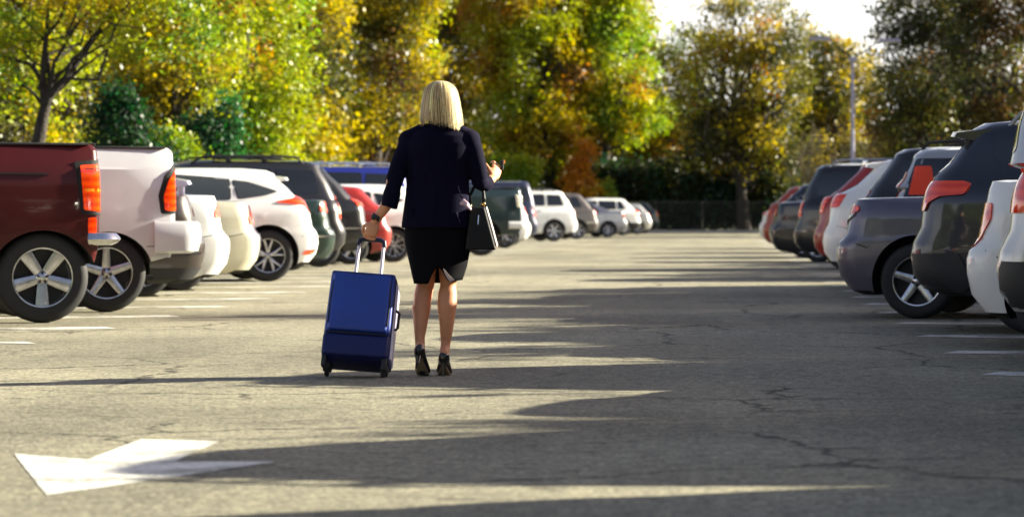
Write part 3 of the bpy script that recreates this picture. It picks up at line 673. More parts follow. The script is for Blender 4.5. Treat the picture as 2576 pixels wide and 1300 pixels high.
  sv_(H=1.68, slope=1.3, frames=P_RED, tail=[T([(-.1, .9), (.15, .93), (.2, 1.15), (-.1, 1.15)])])),
 ('suv', 'black sport utility vehicle with high roof rack, fifth from the right row far end', 'suv', 1, 'suv', P_BLACK, 46.5, 1996,
  sv_(H=1.76, slope=.7, rails=CHROME)),
 ('sedan', 'black sedan with narrow upright red tail light, in front of a pale pillared hatchback', 'car', 1, 'sedan', P_BLACK, 54.0, 1938,
  sd_(deck=1.16, H=1.5, tail=[T([(-.1, .85), (.07, .88), (.07, 1.08), (-.1, 1.08)])])),
 ('hatchback', 'dark hatchback with pale rear pillar line, behind the black sedan in the right row', 'car', 1, 'hatch', P_CHAR, 60.0, 1934,
  ht(H=1.6, slope=1.3, frames=P_SILVER)),
 ('hatchback', 'orange red hatchback with purplish glass, second from the far end of the right row', 'car', 1, 'hatch', P_ORANGE, 68.0, 1918,
  ht(H=1.62, slope=1.2)),
 ('hatchback', 'white hatchback with sunlit bumper, at the far end of the right row', 'car', 1, 'hatch', P_WHITE, 76.0, 1909,
  ht(H=1.40)),
 # right row, nearer than the frame: they throw the shadows in the foreground
 ('suv', 'black hatchback just outside the right edge, beside the silver vehicle', 'car', 1, 'hatch', P_BLACK, 13.4, 2680, ht(H=1.40, slope=1.3)),
 ('suv', 'grey sport utility vehicle parked outside the right edge of the photo', 'suv', 1, 'suv', P_GREY, 10.9, 2760, sv_(H=1.8, W=1.62, slope=1.2)),
 ('suv', 'white van like vehicle parked nearest to the camera, outside the right edge', 'suv', 1, 'suv', P_WHITE, 7.75, 2960, sv_(H=1.9, slope=.5)),
]
for (nm, lb, cat, side, kind, pm, Y, pe, prm) in cars:
    make_car(nm, lb, cat, GL if side < 0 else GR, kind, prm, pm, side, Y, pe)

# ---------------------------------------------------------------- trees, shrubs, fence, lamp post
def leafmat(name, trans=.45):
    m = bpy.data.materials.new(name); m.use_nodes = True; n = m.node_tree.nodes; l = m.node_tree.links
    n.remove(n['Principled BSDF']); out = n['Material Output']
    at = n.new('ShaderNodeAttribute'); at.attribute_name = 'leaf_colour'
    df = n.new('ShaderNodeBsdfDiffuse'); tr = n.new('ShaderNodeBsdfTranslucent'); gl = n.new('ShaderNodeBsdfGlossy'); gl.inputs['Roughness'].default_value = .45
    hs = n.new('ShaderNodeHueSaturation'); hs.inputs['Value'].default_value = 1.35; hs.inputs['Saturation'].default_value = 1.05
    l.new(at.outputs['Color'], hs.inputs['Color']); l.new(at.outputs['Color'], df.inputs['Color']); l.new(hs.outputs[0], tr.inputs['Color'])
    m1 = n.new('ShaderNodeMixShader'); m1.inputs[0].default_value = trans; m2 = n.new('ShaderNodeMixShader'); m2.inputs[0].default_value = .04
    l.new(df.outputs[0], m1.inputs[1]); l.new(tr.outputs[0], m1.inputs[2]); l.new(m1.outputs[0], m2.inputs[1]); l.new(gl.outputs[0], m2.inputs[2]); l.new(m2.outputs[0], out.inputs[0])
    return m
LEAF = leafmat('leaf'); 
BARK = mat('bark', (.035, .028, .022), .9, bump=(14, 1, .03), var=(5, .3)); PALEBARK = mat('pale_bark', (.15, .12, .07), .9, bump=(20, .8, .02), var=(6, .25))
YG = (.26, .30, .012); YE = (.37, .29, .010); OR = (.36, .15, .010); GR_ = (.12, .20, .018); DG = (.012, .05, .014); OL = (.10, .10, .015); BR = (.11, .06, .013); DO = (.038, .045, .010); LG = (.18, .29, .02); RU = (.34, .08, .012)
def leaves(name, cl, cols, per, size, spread, parent, seed=0, flat=1.0, long=1.35):
    r = np.random.RandomState(seed); K = len(cl); N = K*per
    cl = np.asarray(cl); c = np.repeat(cl, per, axis=0)+r.normal(0, 1, (N, 3))*np.array([spread, spread, spread*flat])
    col = np.repeat(np.asarray(cols), per, axis=0)*(1+r.normal(0, .10, (N, 1)))+r.normal(0, .006, (N, 3)); col = np.clip(col, .003, .8)
    n = r.normal(0, 1, (N, 3)); n[:, 2] = np.abs(n[:, 2])+.2; n /= np.linalg.norm(n, axis=1)[:, None]
    t = r.normal(0, 1, (N, 3)); t -= n*(t*n).sum(1)[:, None]; t /= np.linalg.norm(t, axis=1)[:, None]; b = np.cross(n, t)
    s = size*r.uniform(.55, 1.35, (N, 1))
    v = np.stack([c-t*s*long*.5, c+b*s*.42+n*s*.1, c+t*s*long*.5, c-b*s*.42+n*s*.1], 1).reshape(-1, 3)
    me = bpy.data.meshes.new(name); me.vertices.add(4*N); me.vertices.foreach_set('co', v.ravel().astype(np.float32))
    me.loops.add(4*N); me.loops.foreach_set('vertex_index', np.arange(4*N, dtype=np.int32)); me.polygons.add(N)
    me.polygons.foreach_set('loop_start', np.arange(0, 4*N, 4, dtype=np.int32)); me.update(calc_edges=True)
    a = me.color_attributes.new('leaf_colour', 'FLOAT_COLOR', 'POINT'); cc = np.ones((4*N, 4), np.float32); cc[:, :3] = np.repeat(col, 4, axis=0); a.data.foreach_set('color', cc.ravel())
    return link(name, me, parent, LEAF)
def crown_clumps(blobs, pal, K, seed, hollow=.45, base=(0, 0)):
    r = np.random.RandomState(seed); vol = np.array([b[3]*b[4]*b[5] for b in blobs]); pr = vol**.7/(vol**.7).sum(); P = []; Cc = []
    names = [p[0] for p in pal]; wts = np.array([p[1] for p in pal], float); cum = np.cumsum(wts/wts.sum())
    while len(P) < K:
        b = blobs[r.choice(len(blobs), p=pr)]; d = r.normal(0, 1, 3); d /= np.linalg.norm(d); rad = hollow+(1-hollow)*r.uniform()**.6
        rad *= 1+.28*noise.noise(Vector(d*1.7+np.array([seed*3.1, 0, b[2]])))
        p = np.array([b[0]+d[0]*rad*b[3], b[1]+d[1]*rad*b[4], b[2]+d[2]*rad*b[5]])
        if p[2] < .25: continue
        if noise.noise(Vector(p*.55+seed)) < -.28: continue
        q = min(.999, max(0, .5+.75*noise.noise(Vector(p*.42+seed*7.7))+r.normal(0, .10)))
        P.append(p); Cc.append(names[int(np.searchsorted(cum, q))] if q < 1 else names[-1])
    return P, Cc
def wiggle(a, b, n, amp, r):
    a, b = Vector(a), Vector(b); L = (b-a).length; out = []
    for i in range(n+1):
        t = i/n; o = Vector(r.normal(0, 1, 3))*amp*L*math.sin(math.pi*t)
        out.append(a.lerp(b, t)+o)
    return out
def tree(name, label, cat, loc, trunk, blobs, pal, K, per, size, spread, seed, group='autumn trees round the car park', bark=None, twigs=26, hollow=.45, limbs=None, long=1.35, tr=None):
    root = thing(name, label, cat, (loc[0], loc[1], 0), 0, group); r = np.random.RandomState(seed)
    P, Cc = crown_clumps(blobs, pal, K, seed, hollow)
    leaves('crown', P, Cc, per, size, spread, root, seed, .8, long)
    bm = bmesh.new(); h, rad = trunk
    top = tr or [(0, 0, -.1), (r.normal(0, .08)*h*.3, 0, h*.4), (r.normal(0, .1)*h*.4, r.normal(0, .05)*h, h)]
    tp = [Vector(p) for p in top]; tube(bm, tp, [rad*1.25]+[rad*(1-.45*i/len(tp)) for i in range(1, len(tp))], 10)
    for k in range(twigs):
        p = P[r.randint(len(P))]; q = tp[-1] if r.uniform() < .5 else tp[-2].lerp(tp[-1], r.uniform())
        w_ = wiggle(q, p, 5, .09, r); rr = rad*r.uniform(.22, .42)
        tube(bm, w_, [rr*(1-.85*i/5) for i in range(6)], 6)
        for j in range(2):
            p2 = P[r.randint(len(P))]
            if (Vector(p2)-w_[3]).length < 2.6: tube(bm, wiggle(w_[3], p2, 3, .1, r), [rr*.4, rr*.3, rr*.18, .004], 5)
    for lb in (limbs or []):
        tube(bm, lb[0], lb[1], 8)
    frombm('trunk', bm, root, bark or BARK, 60)
    return root
def XY(x, Y): return ((x-VX)/F*Y, Y)
def zz(y, Y): return H0+(VY-y)/F*Y

# forked tree at the left
X0, Y0 = XY(92, 52); f = lambda x, y, dy=0: Vector(((x-VX)/F*52-X0, dy, zz(y, 52)))
tree('forked_tree', 'dark forked tree with a leaning trunk and thin yellow leaves, behind the maroon pickup truck', 'tree', (X0, Y0), (2, .15),
     [(-.3, 0, 4.9, 1.5, 1.2, 1.0), (1.3, 0, 5.2, 1.6, 1.2, .8), (2.4, .2, 4.4, 1.1, 1, .7), (-.9, 0, 3.6, .8, .8, .9)], [(GR_, .2), (YG, .35), (YE, .3), (OR, .15)], 270, 26, .085, .16, 11,
     tr=[f(60, 560), f(80, 420), f(100, 340), f(108, 290), f(125, 235)], twigs=10,
     limbs=[([f(125, 238), f(165, 195, .1), f(200, 140, .1), f(240, 80, .2), f(262, 50, .2), f(285, -20, .2), f(300, -120, .3)], [.085, .075, .07, .06, .045, .03, .015]),
            ([f(112, 280), f(108, 220), f(113, 160, -.1), f(120, 90, -.1), f(124, 20, -.1), f(118, -60)], [.075, .07, .055, .045, .035, .02]),
            ([f(122, 90, -.1), f(150, 50), f(168, 0), f(178, -70)], [.04, .035, .03, .01]), ([f(262, 50, .2), f(310, 25), f(360, -30)], [.035, .025, .01]),
            ([f(108, 200), f(92, 185), f(84, 155)], [.04, .035, .02]), ([f(110, 100), f(70, 60), f(40, 25), f(20, -30)], [.03, .025, .02, .01]), ([f(60, 55), f(75, 25), f(80, -10)], [.02, .018, .01]),
            ([f(165, 195), f(185, 150, -.1), f(192, 140, -.1)], [.04, .03, .02])])
G1 = 'autumn trees round the car park'
def T_(x, Y, *a, **k): return tree(*a[:3], XY(x, Y), *a[3:], **k)
# (photo x, distance)
T_(20, 64, 'autumn_tree', 'low yellow green tree at the left edge, behind the forked tree', 'tree', (2.2, .14), [(0, 0, 2.9, 1.5, 1.4, 1.5), (-1.5, .5, 3.4, 1.6, 1.3, 2.2), (.8, 1, 4.6, 1.0, 1.0, 1.0)], [(GR_, .2), (YG, .4), (YE, .2), (OL, .2)], 420, 26, .10, .2, 21)
T_(175, 78, 'autumn_tree', 'pale yellow drooping tree seen between the fork and the dark shrubs', 'tree', (3, .15), [(0, 0, 3.2, 1.3, 1.3, 1.9), (.8, 0, 6.3, 2.2, 1.6, 1.3)], [(YE, .35), (OL, .3), (YG, .35)], 300, 26, .10, .2, 22)
T_(440, 70, 'autumn_tree', 'olive and gold tree behind the white pickup truck', 'tree', (3, .17), [(0, 0, 5.0, 1.9, 1.6, 2.0), (-.9, 0, 3.6, 1.1, 1.2, 1.2), (.3, .3, 7.0, 2.2, 1.6, 1.4)], [(OL, .25), (YE, .3), (YG, .38), (OR, .07)], 620, 28, .10, .21, 23)
T_(620, 76, 'autumn_tree', 'tall bright yellow green tree above the white hatchback', 'tree', (3.2, .2), [(0, 0, 5.4, 2.0, 1.8, 2.6), (.7, 0, 3.6, 1.15, 1.3, 1.5), (-1.4, 0, 4.6, 1.2, 1.2, 1.8), (.2, 0, 7.6, 2.4, 1.8, 1.4)], [(OR, .06), (YE, .24), (YG, .45), (LG, .25)], 900, 30, .105, .21, 24)
T_(330, 60, 'evergreen_shrub', 'dark green holly like shrub behind the white pickup truck', 'shrub', (1.2, .06), [(-.3, 0, 2.2, .62, .7, 1.6), (.25, .3, 1.8, .6, .6, 1.2)], [(DG, .75), ((.02, .09, .03), .25)], 260, 34, .085, .14, 25, group='evergreen shrubs behind the left row')
T_(535, 66, 'evergreen_shrub', 'deep green shrub with light tips under the yellow trees, left of the white hatchback roof', 'shrub', (1.2, .06), [(0, 0, 2.0, .85, .8, 1.3), (-.3, .3, 2.6, .5, .5, .8), (.3, 0, 3.0, .4, .4, .7)], [(DG, .6), ((.03, .13, .03), .4)], 260, 34, .085, .15, 26, group='evergreen shrubs behind the left row')
T_(420, 63, 'evergreen_shrub', 'low yellow tipped shrub between the two dark green shrubs', 'shrub', (.8, .05), [(0, 0, 1.7, .8, .7, 1.2)], [(GR_, .4), (YG, .4), (DG, .2)], 160, 30, .085, .15, 27, group='evergreen shrubs behind the left row')
T_(700, 72, 'evergreen_shrub', 'light green shrub low against the tall yellow green tree', 'shrub', (.8, .05), [(0, 0, 1.6, .8, .7, 1.4)], [(GR_, .4), (YG, .6)], 150, 30, .085, .15, 28, group='evergreen shrubs behind the left row')
T_(945, 112, 'autumn_tree', 'golden brown tree left of the woman head', 'tree', (5, .25), [(0, 0, 6.6, 2.6, 2.2, 3.2), (-1.2, 0, 4.2, 1.6, 1.4, 1.6), (.4, 0, 10, 2.6, 2, 2)], [(BR, .18), (OL, .25), (YE, .32), (YG, .25)], 900, 28, .14, .27, 29)
T_(880, 122, 'autumn_tree', 'brown shaded thicket tree low behind the black sport utility vehicles', 'tree', (3, .2), [(0, 0, 3.0, 3.4, 2, 2.2), (2.8, 0, 2.6, 2.4, 2, 2.2)], [(DO, .4), (BR, .35), (OL, .25)], 520, 28, .14, .3, 30)
T_(1120, 162, 'autumn_tree', 'tall olive and brown tree right behind the woman head', 'tree', (6, .35), [(0, 0, 9.5, 4.4, 3, 4.2), (-.8, 0, 13.5, 4, 3, 3), (0, 0, 4.5, 3.6, 2.6, 2.6)], [(DO, .28), (OL, .3), (BR, .17), (YE, .25)], 1100, 28, .19, .36, 31)
T_(1340, 158, 'autumn_tree', 'big yellow and orange tree filling the middle of the tree line', 'tree', (6, .4), [(0, 0, 9, 3.6, 3, 3.6), (-.6, 0, 12.5, 3.8, 3, 2.6), (.3, 0, 5.6, 3.3, 2.6, 2.2)], [(BR, .10), (OR, .10), (YE, .35), (YG, .45)], 1150, 28, .19, .34, 32)
T_(1530, 160, 'autumn_tree', 'glowing lime green tree beside the gap of white sky', 'tree', (6, .4), [(-.3, 0, 10, 2.9, 2.8, 3.8), (-.6, 0, 13.2, 2.6, 2.4, 2.0), (.6, 0, 6.6, 3.4, 2.6, 1.7)], [(OR, .05), (YE, .25), (YG, .38), (LG, .32)], 1100, 28, .19, .33, 33)
T_(1640, 168, 'autumn_tree', 'spreading orange and yellow branches low below the sky gap', 'tree', (4, .2), [(0, 0, 5.2, 3.0, 2.2, 1.3), (-1.5, 0, 6.4, 2.2, 2, 1.2)], [(OR, .25), (YE, .45), (BR, .3)], 420, 26, .19, .3, 34)
T_(1875, 156, 'autumn_tree', 'thin twiggy olive tree with sky showing through, left of the lamp post', 'tree', (5, .36), [(-.3, 0, 8.2, 4.3, 3, 3.3), (.2, 0, 11.2, 3.4, 2.4, 2.2), (0, 0, 5, 4.2, 2.2, 1.6)], [(DO, .15), (OL, .42), (YE, .28), (YG, .08), (OR, .07)], 1000, 24, .16, .36, 35, twigs=120)
T_(1700, 186, 'autumn_tree', 'pale green wispy tree in the sky gap', 'tree', (5, .18), [(0, 0, 7.8, 2.9, 2, 3.8), (.8, 0, 11.8, 2.0, 1, 1.8)], [(GR_, .3), (YG, .3), (OL, .4)], 480, 20, .15, .3, 36, twigs=80)
T_(2110, 172, 'autumn_tree', 'gold and orange tree behind the lamp post', 'tree', (5, .25), [(-.6, 0, 8.6, 3.2, 2.4, 3.4), (-.4, 0, 4.6, 3, 2, 2)], [(DO, .15), (OL, .35), (YE, .38), (OR, .12)], 760, 26, .18, .32, 37, twigs=46)
T_(2330, 128, 'autumn_tree', 'dark olive tree with bare side branches, right of the lamp post', 'tree', (4.5, .25), [(0, 0, 7.6, 2.6, 2.4, 2.9), (.6, 0, 10.5, 3, 2.5, 2), (-.4, 0, 4.4, 2.4, 2, 1.6)], [(DO, .55), (OL, .3), (BR, .15)], 760, 28, .14, .27, 38, twigs=50)
T_(2520, 122, 'autumn_tree', 'dark brownish green tree filling the upper right corner', 'tree', (4.5, .28), [(0, 0, 7.6, 2.7, 2.4, 3), (0, 0, 4.2, 2.6, 2.2, 2), (.5, 0, 10.5, 3, 2.5, 2)], [(DO, .5), (BR, .25), (OL, .25)], 900, 28, .14, .27, 39, twigs=40)
T_(2420, 150, 'autumn_tree', 'rusty orange tree half hidden behind the dark ones at the right', 'tree', (4, .25), [(0, 0, 6, 5, 2.4, 4)], [(DO, .3), (OL, .35), (OR, .2), (BR, .15)], 600, 26, .19, .4, 40)
# undergrowth
G2 = 'shrubs along the far fence'
T_(1455, 153.5, 'autumn_shrub', 'orange leaved shrub standing out against the dark hedge', 'shrub', (1.4, .06), [(0, 0, 2.4, .95, .7, 1.6), (.2, 0, 4.2, .7, .6, 1.0), (.7, 0, 2.0, .6, .6, .7)], [((.34, .10, .01), .2), ((.52, .22, .012), .5), ((.52, .38, .02), .3)], 190, 26, .15, .2, 51, group=G2)
T_(1290, 154, 'autumn_shrub', 'light yellow green shrub right of the woman raised hand', 'shrub', (1.4, .06), [(-.6, 0, 3.6, .7, .6, .6), (.7, 0, 3.5, .8, .6, .7), (0, 0, 2.2, 1.4, .8, 1.2)], [(GR_, .2), (YG, .4), (LG, .4)], 190, 24, .14, .2, 52, group=G2)
T_(1530, 153.6, 'autumn_shrub', 'small pale green shrub at the right foot of the orange one', 'shrub', (.9, .05), [(0, 0, 1.9, .45, .4, .9)], [(YG, .5), (LG, .5)], 40, 22, .14, .16, 53, group=G2)
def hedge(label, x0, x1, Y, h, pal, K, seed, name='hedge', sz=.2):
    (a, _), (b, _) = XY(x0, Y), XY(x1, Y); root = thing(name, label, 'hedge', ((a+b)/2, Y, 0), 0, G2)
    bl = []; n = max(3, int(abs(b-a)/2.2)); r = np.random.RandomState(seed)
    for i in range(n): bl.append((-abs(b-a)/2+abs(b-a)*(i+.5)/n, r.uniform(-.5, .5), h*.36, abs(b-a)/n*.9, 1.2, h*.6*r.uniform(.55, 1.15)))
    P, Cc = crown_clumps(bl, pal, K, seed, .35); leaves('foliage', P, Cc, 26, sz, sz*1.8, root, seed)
    bm = bmesh.new()
    for k in range(int(n*3)):
        x = r.uniform(-abs(b-a)/2, abs(b-a)/2); tube(bm, wiggle((x, 0, -.1), (x+r.normal(0, .4), r.normal(0, .3), h*r.uniform(.5, .95)), 4, .06, r), [.05, .04, .03, .02, .01], 6)
    frombm('stems', bm, root, BARK, 60)
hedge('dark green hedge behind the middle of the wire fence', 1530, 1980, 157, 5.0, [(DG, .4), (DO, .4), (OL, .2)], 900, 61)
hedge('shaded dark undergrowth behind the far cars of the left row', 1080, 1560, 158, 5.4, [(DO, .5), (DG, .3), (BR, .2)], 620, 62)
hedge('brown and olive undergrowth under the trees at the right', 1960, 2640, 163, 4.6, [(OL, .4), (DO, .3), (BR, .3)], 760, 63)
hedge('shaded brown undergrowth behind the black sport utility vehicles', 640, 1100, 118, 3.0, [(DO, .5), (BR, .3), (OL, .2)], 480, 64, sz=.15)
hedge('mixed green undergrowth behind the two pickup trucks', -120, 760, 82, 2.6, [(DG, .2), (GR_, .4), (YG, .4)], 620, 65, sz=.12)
# the wood behind: reads as one mass through the gaps between the trees
def wood(name, x0, x1, Y, h0, h1, K, seed, sz, pal):
    (a, _), (b, _) = XY(x0, Y), XY(x1, Y); r = np.random.RandomState(seed); P = []; Cc = []
    names = [p_[0] for p_ in pal]; cum = np.cumsum([p_[1] for p_ in pal]); cum = cum/cum[-1]
    while len(P) < K:
        x = r.uniform(a, b); t_ = (x-a)/(b-a); h = (h0+(h1-h0)*t_)*(.86+.28*noise.noise(Vector((x*.25, seed, 0)))); z = r.uniform(.2, h)
        P.append((x, Y+r.uniform(-1.5, 1.5), z)); q = min(.999, max(0, .5+.9*noise.noise(Vector((x*.2, seed*2.2, z*.25)))+r.normal(0, .12))); Cc.append(names[int(np.searchsorted(cum, q))])
    o = leaves(name, P, Cc, 24, sz, sz*1.9, None, seed); tag(o, kind='stuff', label='dense autumn wood behind the row of trees', cat='wood'); return o
w1 = wood('far_wood', 560, 1655, 200, 19, 17, 2600, 91, .30, [(DO, .3), (OL, .3), (YE, .2), (YG, .2)]); w1['label'] = 'dense autumn wood behind the trees left of the sky gap'
w2 = wood('far_wood', 1655, 2640, 215, 10.2, 11, 1900, 92, .30, [(DO, .4), (OL, .4), (BR, .2)]); w2['label'] = 'dim olive wood behind the trees right of the sky gap'
w3 = wood('far_wood', -200, 860, 105, 11, 12, 3800, 93, .17, [(DO, .15), (OL, .25), (YE, .3), (YG, .3)]); w3['label'] = 'yellow green wood behind the trees at the left'
# twiggy bare shrub
def twigs(label, x0, x1, Y, h, n, seed):
    (a, _), (b, _) = XY(x0, Y), XY(x1, Y); root = thing('bare_shrub', label, 'shrub', ((a+b)/2, Y, 0), 0, G2); r = np.random.RandomState(seed); bm = bmesh.new(); W_ = abs(b-a)/2
    for k in range(n):
        x = r.uniform(-W_*.7, W_*.7); p0 = Vector((x, r.uniform(-.6, .6), 0)); p1 = p0+Vector((r.normal(x*.35, .8), r.normal(0, .5), h*r.uniform(.6, 1.05)))
        w_ = wiggle(p0, p1, 5, .04, r); tube(bm, w_, [.035, .03, .025, .02, .016, .008], 5)
        for j in range(7):
            q = w_[r.randint(2, 5)]; tube(bm, wiggle(q, q+Vector((r.normal(0, .5), r.normal(0, .4), r.uniform(.4, 1.3))), 3, .08, r), [.016, .013, .010, .005], 4)
    frombm('stems', bm, root, PALEBARK, 60)
    P, Cc = crown_clumps([(0, 0, h*.6, W_, .8, h*.4)], [(OL, .6), (YE, .4)], 90, seed); leaves('foliage', P, Cc, 14, .13, .3, root, seed)
twigs('bare pale twigged shrub under the lamp post', 1990, 2330, 154, 6.0, 90, 71)
twigs('thin bare twigged shrub at the foot of the dark trees, right of the lamp post', 2260, 2480, 148, 4.6, 46, 72)
# trees on the right verge, beyond the frame: they shade the right side of the lot
GV = 'trees on the right verge outside the frame'
vt = [(13.1, 13.7, 5.2), (13.1, 17, 5.2), (13, 20.3, 5.0), (13.0, 23.6, 5.4), (12.8, 27.2, 4.9), (13, 31, 5.9), (12.8, 34.5, 5.6), (12.8, 37.6, 5.0), (12.7, 47, 4.7), (12.5, 50.5, 5.0), (12.8, 54.5, 4.4), (13.2, 10.4, 5.25)]
for i, (x, y, h) in enumerate(vt):
    vl = 'round green verge tree outside the frame, %s from the camera' % ['second', 'third', 'fourth', 'fifth', 'sixth', 'seventh', 'eighth', 'ninth', 'tenth', 'eleventh', 'farthest'][i] if i < 11 else 'round green verge tree outside the frame, the one nearest to the camera'
    if i in (0, 3): src = tree('verge_tree', vl, 'tree', (x, y), (1.6, .12), [(0, 0, h*.55, 2.5, 2.5, h*.42), (.3, .4, h*.35, 2.4, 2.4, h*.35)], [(GR_, .4), (YG, .3), (OL, .3)], 620, 44, .19, .3, 80+i, group=GV, twigs=14)
    else:
        o = src.copy(); C.objects.link(o); o['label'] = vl; o.location = (x, y, 0); o.rotation_euler = (0, 0, i*1.7); o.scale = (1, 1, h/5.0)
        for ch in src.children:
            c2 = ch.copy(); C.objects.link(c2); c2.parent = o
for k_, (x, y) in enumerate([(-24, -9), (-17, -14), (-10, -17), (-3, -15), (4, -17), (11, -14), (17, -9), (20, 0)]):  # unseen trees added to darken reflections and ambient light
    o = src.copy(); C.objects.link(o); o.location = (x, y, 0); o.rotation_euler = (0, 0, k_*2.1); o.scale = (1.5, 1.5, 1.7); o['label'] = 'round green tree added behind the camera to dim reflections, %s from the left' % ['first', 'second', 'third', 'fourth', 'fifth', 'sixth', 'seventh', 'eighth'][k_]; o['group'] = 'trees added behind the camera'
    for ch in src.children:
        c2 = ch.copy(); C.objects.link(c2); c2.parent = o
# wire fence
root = thing('wire_fence', 'low chain link fence with a top rail across the far end of the lot', 'fence', (0, 152.3, 0))
GALV = mat('galvanised_steel', (.05, .05, .045), .7, .3)
fx0, fx1, fh = -10.5, 9.5, 1.65; bm = bmesh.new()
def ribbon(bm, a, b, w_):
    a, b = Vector(a), Vector(b); t = (b-a).normalized(); q = Vector((-t.z, 0, t.x))*w_
    bm.faces.new([bm.verts.new(p) for p in (a-q, b-q, b+q, a+q)])
k = fx0-fh
while k < fx1:
    a0, a1 = max(k, fx0), min(k+fh, fx1)
    if a1 > a0:
        ribbon(bm, (a0, 0, a0-k), (a1, 0, a1-k), .003); ribbon(bm, (a0, .006, fh-(a0-k)), (a1, .006, fh-(a1-k)), .003)
    k += .085
frombm('wire_mesh', bm, root, GALV, 0)
bm = bmesh.new(); tube(bm, [(fx0, 0, fh), (fx1, 0, fh)], .022, 8); frombm('top_rail', bm, root, GALV)
k = fx0
while k <= fx1+.01:
    bm = bmesh.new(); tube(bm, [(k, .03, -.1), (k, .03, fh+.05)], .03, 8); frombm('post', bm, root, GALV); k += 2.5
# lamp post with two heads
LY = 118; lx = (2145-VX)/F*LY
root = thing('lamp_post', 'slim grey lamp post with two flat heads on long arms, at the right', 'lamp post', (lx, LY, 0))
LAV = mat('lamp_paint', (.27, .26, .37), .5, .1)
bm = bmesh.new(); zt = zz(150, LY); tube(bm, [(0, 0, -.05), (0, 0, zt*.5), (0, 0, zt+.05)], [.10, .085, .065], 14); box(bm, (0, 0, .2), (.4, .4, .4), .04); frombm('pole', bm, root, LAV)
bm = bmesh.new(); box(bm, (0, 0, zt), (.3, .3, .22), .04); frombm('bracket', bm, root, LAV)
for xp, yp in ((2062, 98), (2238, 103)):
    hx, hz = (xp-VX)/F*LY-lx, zz(yp, LY); s = 1 if hx > 0 else -1
    bm = bmesh.new(); tube(bm, [(0, 0, zt), (hx*.45, 0, zt+(hz-zt)*.62), (hx-s*.4, 0, hz)], .035, 8); frombm('arm', bm, root, DARKM)
    bm = bmesh.new(); box(bm, (hx, 0, hz), (.85, .4, .15), .05, seg=3); hd = frombm('lamp_head', bm, root, LAV)
    bm = bmesh.new(); box(bm, (hx, 0, hz-.082), (.5, .28, .02), .005); frombm('glass_cover', bm, hd, WHITEL)

# ---------------------------------------------------------------- the woman
PS = F/15.58; PXW, PYW = (1100-VX)/PS, 15.58
def Q(x, y, d=0): return Vector(((x-1100)/PS, d, (945-y)/PS))
def skinmat():
    m = mat('skin', (.66, .29, .15), .45, 0, .4, var=(9, .08), bump=(90, .08, .001)); b = m.node_tree.nodes['Principled BSDF']
    b.inputs['Subsurface Weight'].default_value = .15; b.inputs['Subsurface Radius'].default_value = (.02, .008, .004); b.inputs['Subsurface Scale'].default_value = .5
    return m
SKIN = skinmat()
def chain(bm, pts, rad, n=16):
    tube(bm, pts, rad, n)
    for p, r in ((pts[0], rad[0]), (pts[-1], rad[-1])):
        rr = r if isinstance(r, tuple) else (r, r); ell(bm, p, (rr[0], (rr[0]+rr[1])/2, (rr[0]+rr[1])/2), None, 14, 8)
def remesh(bm, name, parent, m, vox, sm=6, fac=.6):
    me = bpy.data.meshes.new(name); bmesh.ops.recalc_face_normals(bm, faces=bm.faces); bm.to_mesh(me); bm.free()
    o = bpy.data.objects.new(name, me); C.objects.link(o)
    a = o.modifiers.new('r', 'REMESH'); a.mode = 'VOXEL'; a.voxel_size = vox
    b = o.modifiers.new('s', 'SMOOTH'); b.iterations = sm; b.factor = fac
    bake(o); o.data.materials.clear(); o.data.materials.append(m)
    o.data.polygons.foreach_set('use_smooth', [True]*len(o.data.polygons))
    if parent is not None: o.parent = parent
    return o
def hand(bm, wrist, fdir, palmn, curl, side, spread=.06, L=.085, bend=(.5, .9, .7), thumb=.6):
    """palm and five fingers; fdir = direction of the fingers, palmn = way the palm faces, side = +1 thumb to fdir x palmn"""
    f = Vector(fdir).normalized(); n = Vector(palmn); n = (n-f*n.dot(f)).normalized(); s = f.cross(n)*side; wrist = Vector(wrist)
    pc = wrist+f*.045
    R_ = Matrix((s, f, n)).transposed(); ell(bm, pc, (.038, .050, .015), R_, 16, 10); ell(bm, wrist+f*.07, (.038, .022, .014), R_, 14, 8)
    for i, (off, ln) in enumerate(((.029, .070), (.010, .078), (-.009, .073), (-.027, .058))):
        p = wrist+f*.082+s*off; d = (f+s*off*spread*12).normalized(); a = 0; pts = [p-f*.015]; r0 = .0085 if i < 3 else .0075
        for j, (seg, bd) in enumerate(zip((.45, .32, .23), bend)):
            a += bd*curl; dd = (d*math.cos(a)+n*math.sin(a)).normalized(); p = p+dd*ln*seg; pts.append(p.copy())
        tube(bm, pts, [r0, r0, r0*.9, r0*.75], 10); ell(bm, pts[-1], (r0*.8,)*3, None, 8, 6)
        for q in pts[1:3]: ell(bm, q, (r0*1.02,)*3, None, 8, 6)
    p0 = wrist+f*.025+s*.026+n*.004; p1 = p0+(s*.75+f*.6+n*.25).normalized()*.034; p2 = p1+(s*(.5-thumb*.5)+f*.8+n*(.3+thumb*.5)).normalized()*.030; p3 = p2+(f*.8+n*(.4+thumb*.5)-s*thumb*.3).normalized()*.024
    tube(bm, [p0, p1, p2, p3], [.013, .011, .0095, .0075], 10); ell(bm, p3, (.0075,)*3, None, 8, 6); ell(bm, p0, (.015, .015, .013), None, 10, 8)
bm = bmesh.new()
